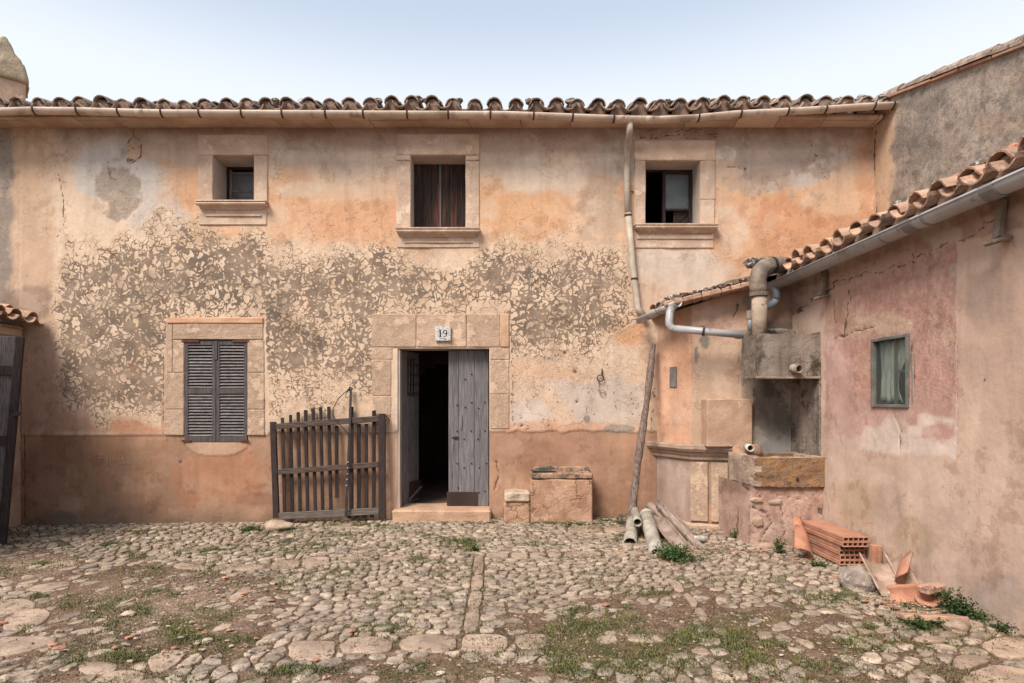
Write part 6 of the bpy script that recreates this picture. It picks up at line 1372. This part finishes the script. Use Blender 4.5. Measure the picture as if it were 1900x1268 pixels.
for i, (x, y) in enumerate(P_):
    m = MMs[i]
    if m > .70 and random.random() < .72: continue
    if m > .45 and random.random() < .35: continue
    th = 2.2*float(fbm(np.array(x*.35), np.array(y*.35), 411, 2)-.5)*2+(.5 if x < -1 else 0); st = 1.0+.60*float(vn(np.array(x*1.3), np.array(y*1.3), 9))**1.2; ct, sn = math.cos(th), math.sin(th)
    def f(dx, dy): return ((dx*ct+dy*sn)/st, (-dx*sn+dy*ct)*st)
    R1 = RR[i]*1.0; poly = [(R1*math.cos(q), R1*math.sin(q)) for q in (math.pi/4*k+.2 for k in range(8))]
    for (co, j, dist) in kd.find_n((x, y, 0), 14):
        if j == i: continue
        a, b = f(co[0]-x, co[1]-y); w_ = RR[i]/(RR[i]+RR[j]); poly = clip(poly, a, b, (a*a+b*b)*w_)
        if len(poly) < 3: break
    if len(poly) < 3: continue
    poly = [(x+(u*st*ct-v/st*sn), y+(u*st*sn+v/st*ct)) for u, v in poly]
    for s, (sx, sy, sr) in zip(slabs, sc_):
        if abs(x-sx) < sr+.2 and abs(y-sy) < sr+.2:
            d, bi = inside(s, x, y)
            if d < .2:
                (x0, y0), (x1, y1) = s[bi], s[(bi+1) % len(s)]; l = math.hypot(x1-x0, y1-y0); a, b = (y1-y0)/l, -(x1-x0)/l; poly = clip(poly, -a, -b, -(a*x0+b*y0))
                if len(poly) < 3: break
    if len(poly) < 3: continue
    poly = clip(poly, 1, 0, 3.49); poly = clip(poly, 0, 1, 7.985) if len(poly) > 2 else poly
    if len(poly) < 3: continue
    h = random.uniform(.010, .026)*(1-.75*m)-.006*m; z0 = float(soil_h(np.array(x), np.array(y)))+.012*m
    k = random.uniform(.70, 1.16)*(1-.06*m); w_ = random.uniform(-.03, .03); col = (k*(1+w_), k, k*(1-w_*1.2))
    if random.random() < .06: col = (k*1.2, k*1.2, k*1.18)
    r = stone_geo(poly, max(.008, h), z0, 10, random.uniform(.70, .86), col, .009, .07)
    if r:
        px_, py_ = gpx(r[2], r[3]); vis = -20 < px_ < 1920 and py_ < 1290
        stones.append((area(poly)*(F/r[3])**2*(EYE/r[3]) if vis else 0, r))
stones.sort(key=lambda s: -s[0])
for a_, r in stones[:300-0]:
    mb = MB(); mb.add(r[0], r[1], r[4]); mb.build('cobblestone', M_cobble, ground, True, col=True)
mb = MB()
for a_, r in stones[300:]: mb.add(r[0], r[1], r[4])
mb.build('cobblestones', M_cobble, ground, True, kind='stuff', origin=(0, 5, 0), col=True)
print('stones', len(stones))

# gravel
GV = [(330, 1115, 170, 60, 1), (60, 1040, 90, 30, 1), (230, 1190, 190, 40, .7), (1200, 1180, 320, 60, .55), (900, 1240, 300, 26, .6), (450, 1020, 160, 20, .4), (1500, 1210, 200, 50, .5)]
N = 50000; x = rng.uniform(-6.8, 3.45, N); y = rng.uniform(2.6, 7.9, N); px, py = gpx(x, y); pr = blobs(px, py, GV, 240)*.55+.09; sel = (rng.random(N) < pr) & (np.abs(x) < .92*y+.3)
x, y = x[sel][:11000], y[sel][:11000]; mb = MB(); o8 = [(1, 0, 0), (-1, 0, 0), (0, 1, 0), (0, -1, 0), (0, 0, 1), (0, 0, -1)]; of = [(0, 2, 4), (2, 1, 4), (1, 3, 4), (3, 0, 4), (2, 0, 5), (1, 2, 5), (3, 1, 5), (0, 3, 5)]
zs = soil_h(x, y)
for a, b, z in zip(x, y, zs):
    s = random.uniform(.004, .013)*(1.5 if random.random() < .08 else 1); q = random.uniform(0, 6.28); c_, s_ = math.cos(q), math.sin(q); k = random.uniform(.6, 1.15); e = [random.uniform(.6, 1.4) for _ in range(6)]
    mb.add([(a+(u*c_*1.4-v*s_)*s*e[i], b+(u*s_*1.4+v*c_)*s*e[i], z+.012+w_*s*.6) for i, (u, v, w_) in enumerate(o8)], of, (k, k*.97, k*.93))
tag(mb.build('gravel', M_cobble, None, origin=(0, 5, 0), col=True), kind='stuff')
# loose terracotta chips and pale stones
lab = {}
CH = [(418, 1068, 8, 'red terracotta chip standing on the gravel, farthest chip on the left side'), (450, 1100, 7, 'small terracotta chip beside the diagonal kerb stones on the left'), (502, 1112, 10, 'terracotta chip lying on pale cobbles left of the middle kerb strip'), (98, 1190, 10, 'pink terracotta chip on the rubble above a flatter one, lower left'), (108, 1196, 12, 'flat terracotta chip just below another chip, lower left'), (240, 1178, 9, 'small brick chip on the rubble in the middle of the left side'), (5, 1146, 9, 'terracotta chip at the left edge by the large oval slab'), (652, 1172, 9, 'orange terracotta chip among cobbles above the flat slab row'), (930, 1063, 5, 'tiny orange chip on cobbles right of the long kerb strip'), (1470, 1202, 6, 'tiny brick chip in the grass at lower right'), (1125, 1127, 8, 'flat reddish chip at the edge of the bare soil'), (603, 1260, 7, 'terracotta chip by the bottom edge left of the white stone'), (108, 1163, 6, 'orange chip between the oval slab and the rubble')]
for px_, py_, s, l in CH:
    g_ = G(px_, py_); r = s*g_.y/F; mb = MB(); rock(mb, (g_.x, g_.y, float(soil_h(np.array(g_.x), np.array(g_.y)))+.028), (r, r*.8, .010), 1, .6); tag(mb.build('terracotta_chip', M_terra), l, 'chip', 'terracotta chips on the ground')
for px_, py_, s, l in ((238, 1135, 12, 'pale rounded stone in the weeds at the left'), (384, 1187, 9, 'light angular stone sitting in the grass patch at the left'), (818, 1256, 8, 'small white stone near the bottom middle'), (1335, 1250, 7, 'pale flat stone on the grass at the lower right'), (1450, 1220, 4, 'tiny white pebble at the lower right')):
    g_ = G(px_, py_); r = s*g_.y/F; mb = MB(); rock(mb, (g_.x, g_.y, float(soil_h(np.array(g_.x), np.array(g_.y)))+.02+r*.2), (r, r*.75, r*.5), 2, .5); tag(mb.build('loose_stone', worn('stone_white', A(206, 186, 162), A(180, 160, 138), 6, 4) if 'loose_stone' not in bpy.data.objects else bpy.data.materials['stone_white']), l, 'stone', 'loose stones in the yard')

# grass and moss between the stones
def blades(N, dens, hmin, hmax, seed, base=.02, cols=((1.0, 1.0, 1.0), (1.35, 1.15, .75), (.72, .95, .7))):
    x = rng.uniform(-6.9, 3.46, N); y = 2.6+5.35*rng.random(N)**1.15; px, py = gpx(x, y); d = dens(px, py)
    d = d*sst(.35, .72, fbm(x*7, y*7, seed, 4))*1.2+base*sst(.4, .7, fbm(x*2.2, y*2.2, seed+5, 3))
    keep = (rng.random(N) < d) & (np.abs(x) < .92*y+.2)
    for a, b, c, e in OBST: keep &= ~((x > a) & (x < b) & (y > c) & (y < e))
    x, y = x[keep], y[keep]; n = len(x); z = soil_h(x, y)+.006; q = rng.uniform(0, 2*np.pi, n); h = rng.uniform(hmin, hmax, n)*(.6+.8*vn(x*3, y*3, seed+9)); ln_ = rng.uniform(.3, 1.3, n)*h; wd = rng.uniform(.0015, .0035, n)
    dx, dy = np.cos(q), np.sin(q); sx, sy = -dy*wd, dx*wd
    V = np.empty((n, 5, 3)); V[:, 0] = np.stack([x-sx, y-sy, z], -1); V[:, 1] = np.stack([x+sx, y+sy, z], -1); V[:, 2] = np.stack([x+dx*ln_*.35+sx*.8, y+dy*ln_*.35+sy*.8, z+h*.65], -1); V[:, 3] = np.stack([x+dx*ln_*.35-sx*.8, y+dy*ln_*.35-sy*.8, z+h*.65], -1); V[:, 4] = np.stack([x+dx*ln_, y+dy*ln_, z+h*.9], -1)
    i0 = np.arange(n)*5; loops = np.concatenate([np.stack([i0, i0+1, i0+2, i0+3], -1), np.stack([i0+3, i0+2, i0+4, i0+4], -1)[:, :3]], 1)
    me = bpy.data.meshes.new('grass'); me.vertices.add(n*5); me.vertices.foreach_set('co', V.astype(np.float32).ravel()); me.loops.add(n*7); me.loops.foreach_set('vertex_index', loops.ravel().astype(np.int32)); me.polygons.add(n*2)
    ls = np.stack([np.arange(n)*7, np.arange(n)*7+4], -1).ravel(); me.polygons.foreach_set('loop_start', ls.astype(np.int32)); me.polygons.foreach_set('loop_total', np.tile([4, 3], n).astype(np.int32)); me.update(calc_edges=True)
    C_ = np.array(cols)[rng.integers(0, len(cols), n)]*rng.uniform(.6, 1.25, (n, 1)); c = np.ones((n, 5, 4), np.float32); c[:, :, :3] = C_[:, None]; a = me.color_attributes.new('Col', 'FLOAT_COLOR', 'POINT'); a.data.foreach_set('color', c.ravel()); print('blades', n); return me
gr = lambda px, py: blobs(px, py, GR, 260, .03)
tag(link('grass', blades(1100000, gr, .008, .030, 501, .15), None, (0, 0, 0), M_grass), kind='stuff')
G2 = lambda px, py: blobs(px, py, [(1080, 1170, 60, 20, .9), (1120, 1225, 90, 26, .8), (1340, 1180, 90, 14, .9), (1420, 1212, 40, 12, .9), (1600, 1190, 50, 12, .5), (350, 1158, 40, 18, .9), (850, 1006, 46, 7, .8), (730, 1010, 30, 5, .7), (110, 1210, 40, 12, .6), (285, 1045, 20, 6, .6), (90, 1036, 24, 5, .7), (1210, 1212, 50, 16, .6), (560, 1240, 60, 8, .4), (240, 1208, 40, 10, .6)], 300, .05)
tag(link('tall_grass', blades(420000, G2, .016, .042, 541, .004, ((1.0, 1.15, .7), (.8, 1.05, .65), (1.3, 1.15, .75))), None, (0, 0, 0), M_grass), kind='stuff')
dr_ = lambda px, py: np.maximum(gr(px, py)*.5, mud(px, py)*.5)
tag(link('dry_litter', blades(300000, dr_, .004, .016, 521, .07, ((1.1, .78, .62), (.8, .6, .5), (1.5, 1.25, .95))), None, (0, 0, 0), M_grass), kind='stuff')

# leafy weeds
def weed(c, rx, ry, hh, n, label, s=.018, tint=(1, 1, 1), group='leafy weeds at the foot of the walls'):
    mb = MB(); c = Vector(c); stems = max(3, n//14)
    tips = []
    for k in range(stems):
        q = random.uniform(0, 6.28); r = math.sqrt(random.random()); t = c+Vector((math.cos(q)*rx*r, math.sin(q)*ry*r, hh*random.uniform(.4, 1)*(1-.4*r))); tips.append(t)
    for k in range(n):
        t = random.choice(tips); f_ = random.random()**.6; p = c.lerp(t, f_)+Vector([random.uniform(-.022, .022) for _ in range(3)]); p.z = max(p.z, c.z+.004); a = Vector([random.uniform(-1, 1) for _ in range(3)]).normalized(); b = a.cross(Vector((random.uniform(-.4, .4), random.uniform(-.4, .4), 1))).normalized(); l = s*random.uniform(.6, 1.4)
        k_ = random.uniform(.55, 1.35); col = (k_*tint[0], k_*tint[1], k_*tint[2]); mb.add([p, p+a*l*.5+b*l*.38, p+a*l, p+a*l*.5-b*l*.38], [(0, 1, 2, 3)], col)
    o = mb.build('weed', M_leaf, origin=c, col=True); return tag(o, label, 'plant', group)
def wg(px, py, z=0): g_ = G(px, py); return (g_.x, g_.y, gh(g_.x, g_.y)+z)
weed(wg(1150, 975), .10, .08, .26, 260, 'dark leafy weed behind the foot of the leaning pole', tint=(.6, .72, .6))
weed(wg(1252, 1040), .19, .34, .20, 1900, 'bushy green weed spreading under the old pipes', .02, (.8, 1.15, .75))
weed(wg(1362, 1000), .07, .05, .13, 200, 'small weed at the left foot of the trough pedestal', tint=(.9, 1.1, .7))
weed(wg(1446, 1028), .06, .07, .26, 420, 'narrow weed between the pedestal and the leaning tile', tint=(.7, 1.1, .65))
weed(wg(1520, 1052), .12, .06, .07, 240, 'low weed creeping along the side of the hollow bricks', tint=(.8, 1.1, .7))
weed(wg(1772, 1142), .12, .18, .22, 800, 'dark bushy weed against the right wall beside the terracotta', .022, (.62, .85, .62))
weed(wg(1745, 1098), .05, .06, .16, 160, 'spindly weed at the wall above the dark bushy one', tint=(.6, .8, .6))
weed(wg(1810, 1152), .10, .10, .10, 300, 'low bright weed at the wall nearer the camera than the bushy one', tint=(.85, 1.1, .75))
weed(wg(1698, 1166), .22, .10, .10, 620, 'spreading weed in front of the thin clay slab', tint=(.95, 1.05, .7))
weed(wg(1860, 1172), .10, .10, .08, 220, 'nearest low weed along the foot of the right wall', tint=(.6, .75, .55))
weed(wg(466, 980), .18, .07, .09, 560, 'low green weed left of the stone at the gate', tint=(.9, 1.15, .7))
weed(wg(655, 962), .14, .05, .18, 220, 'dull weed growing up behind the picket gate', tint=(1.0, .9, .6))
weed(wg(1062, 976), .22, .04, .06, 300, 'low green fringe at the foot of the mounting block', tint=(.8, 1.15, .7))
weed(wg(1120, 970), .14, .06, .05, 220, 'dark mossy weed between the mounting block and the pole', tint=(.45, .5, .4))
weed(wg(700, 975), .10, .05, .07, 140, 'tiny bright weed under the right foot of the picket gate', tint=(.9, 1.2, .7))
weed(wg(200, 1003), .10, .08, .06, 200, 'small bright weed on the cobbles by the wall, left of the shutters', tint=(1.1, 1.2, .7))
weed(wg(880, 1022), .05, .05, .12, 130, 'tall little grass clump at the top of the kerb strip', tint=(.9, 1.25, .7))

# crumbs of broken clay and mortar round the heaps
mb = MB(); cm = []
for (cx, cy, rx, ry, n) in ((1690, 1120, 90, 30, 130), (1600, 1075, 60, 18, 60), (1250, 1030, 70, 14, 60), (1480, 1045, 50, 8, 40), (1400, 1025, 60, 8, 40), (430, 1080, 120, 40, 50), (300, 1190, 240, 40, 60)):
    for k in range(n):
        g_ = G(random.gauss(cx, rx*.5), max(985, random.gauss(cy, ry*.5)))
        if g_.x > 3.46: continue
        s_ = random.uniform(.006, .018); t = random.random(); col = (1.15, .72, .58) if t < (.4 if cx > 1000 else .12) else (1, 1, 1)
        rock(mb, (g_.x, g_.y, float(soil_h(np.array(g_.x), np.array(g_.y)))+.026), (s_*1.3, s_, s_*.5), 1, .6, col=col)
tag(mb.build('rubble_crumbs', M_cobble, None, origin=(1, 5, 0), col=True), kind='stuff')
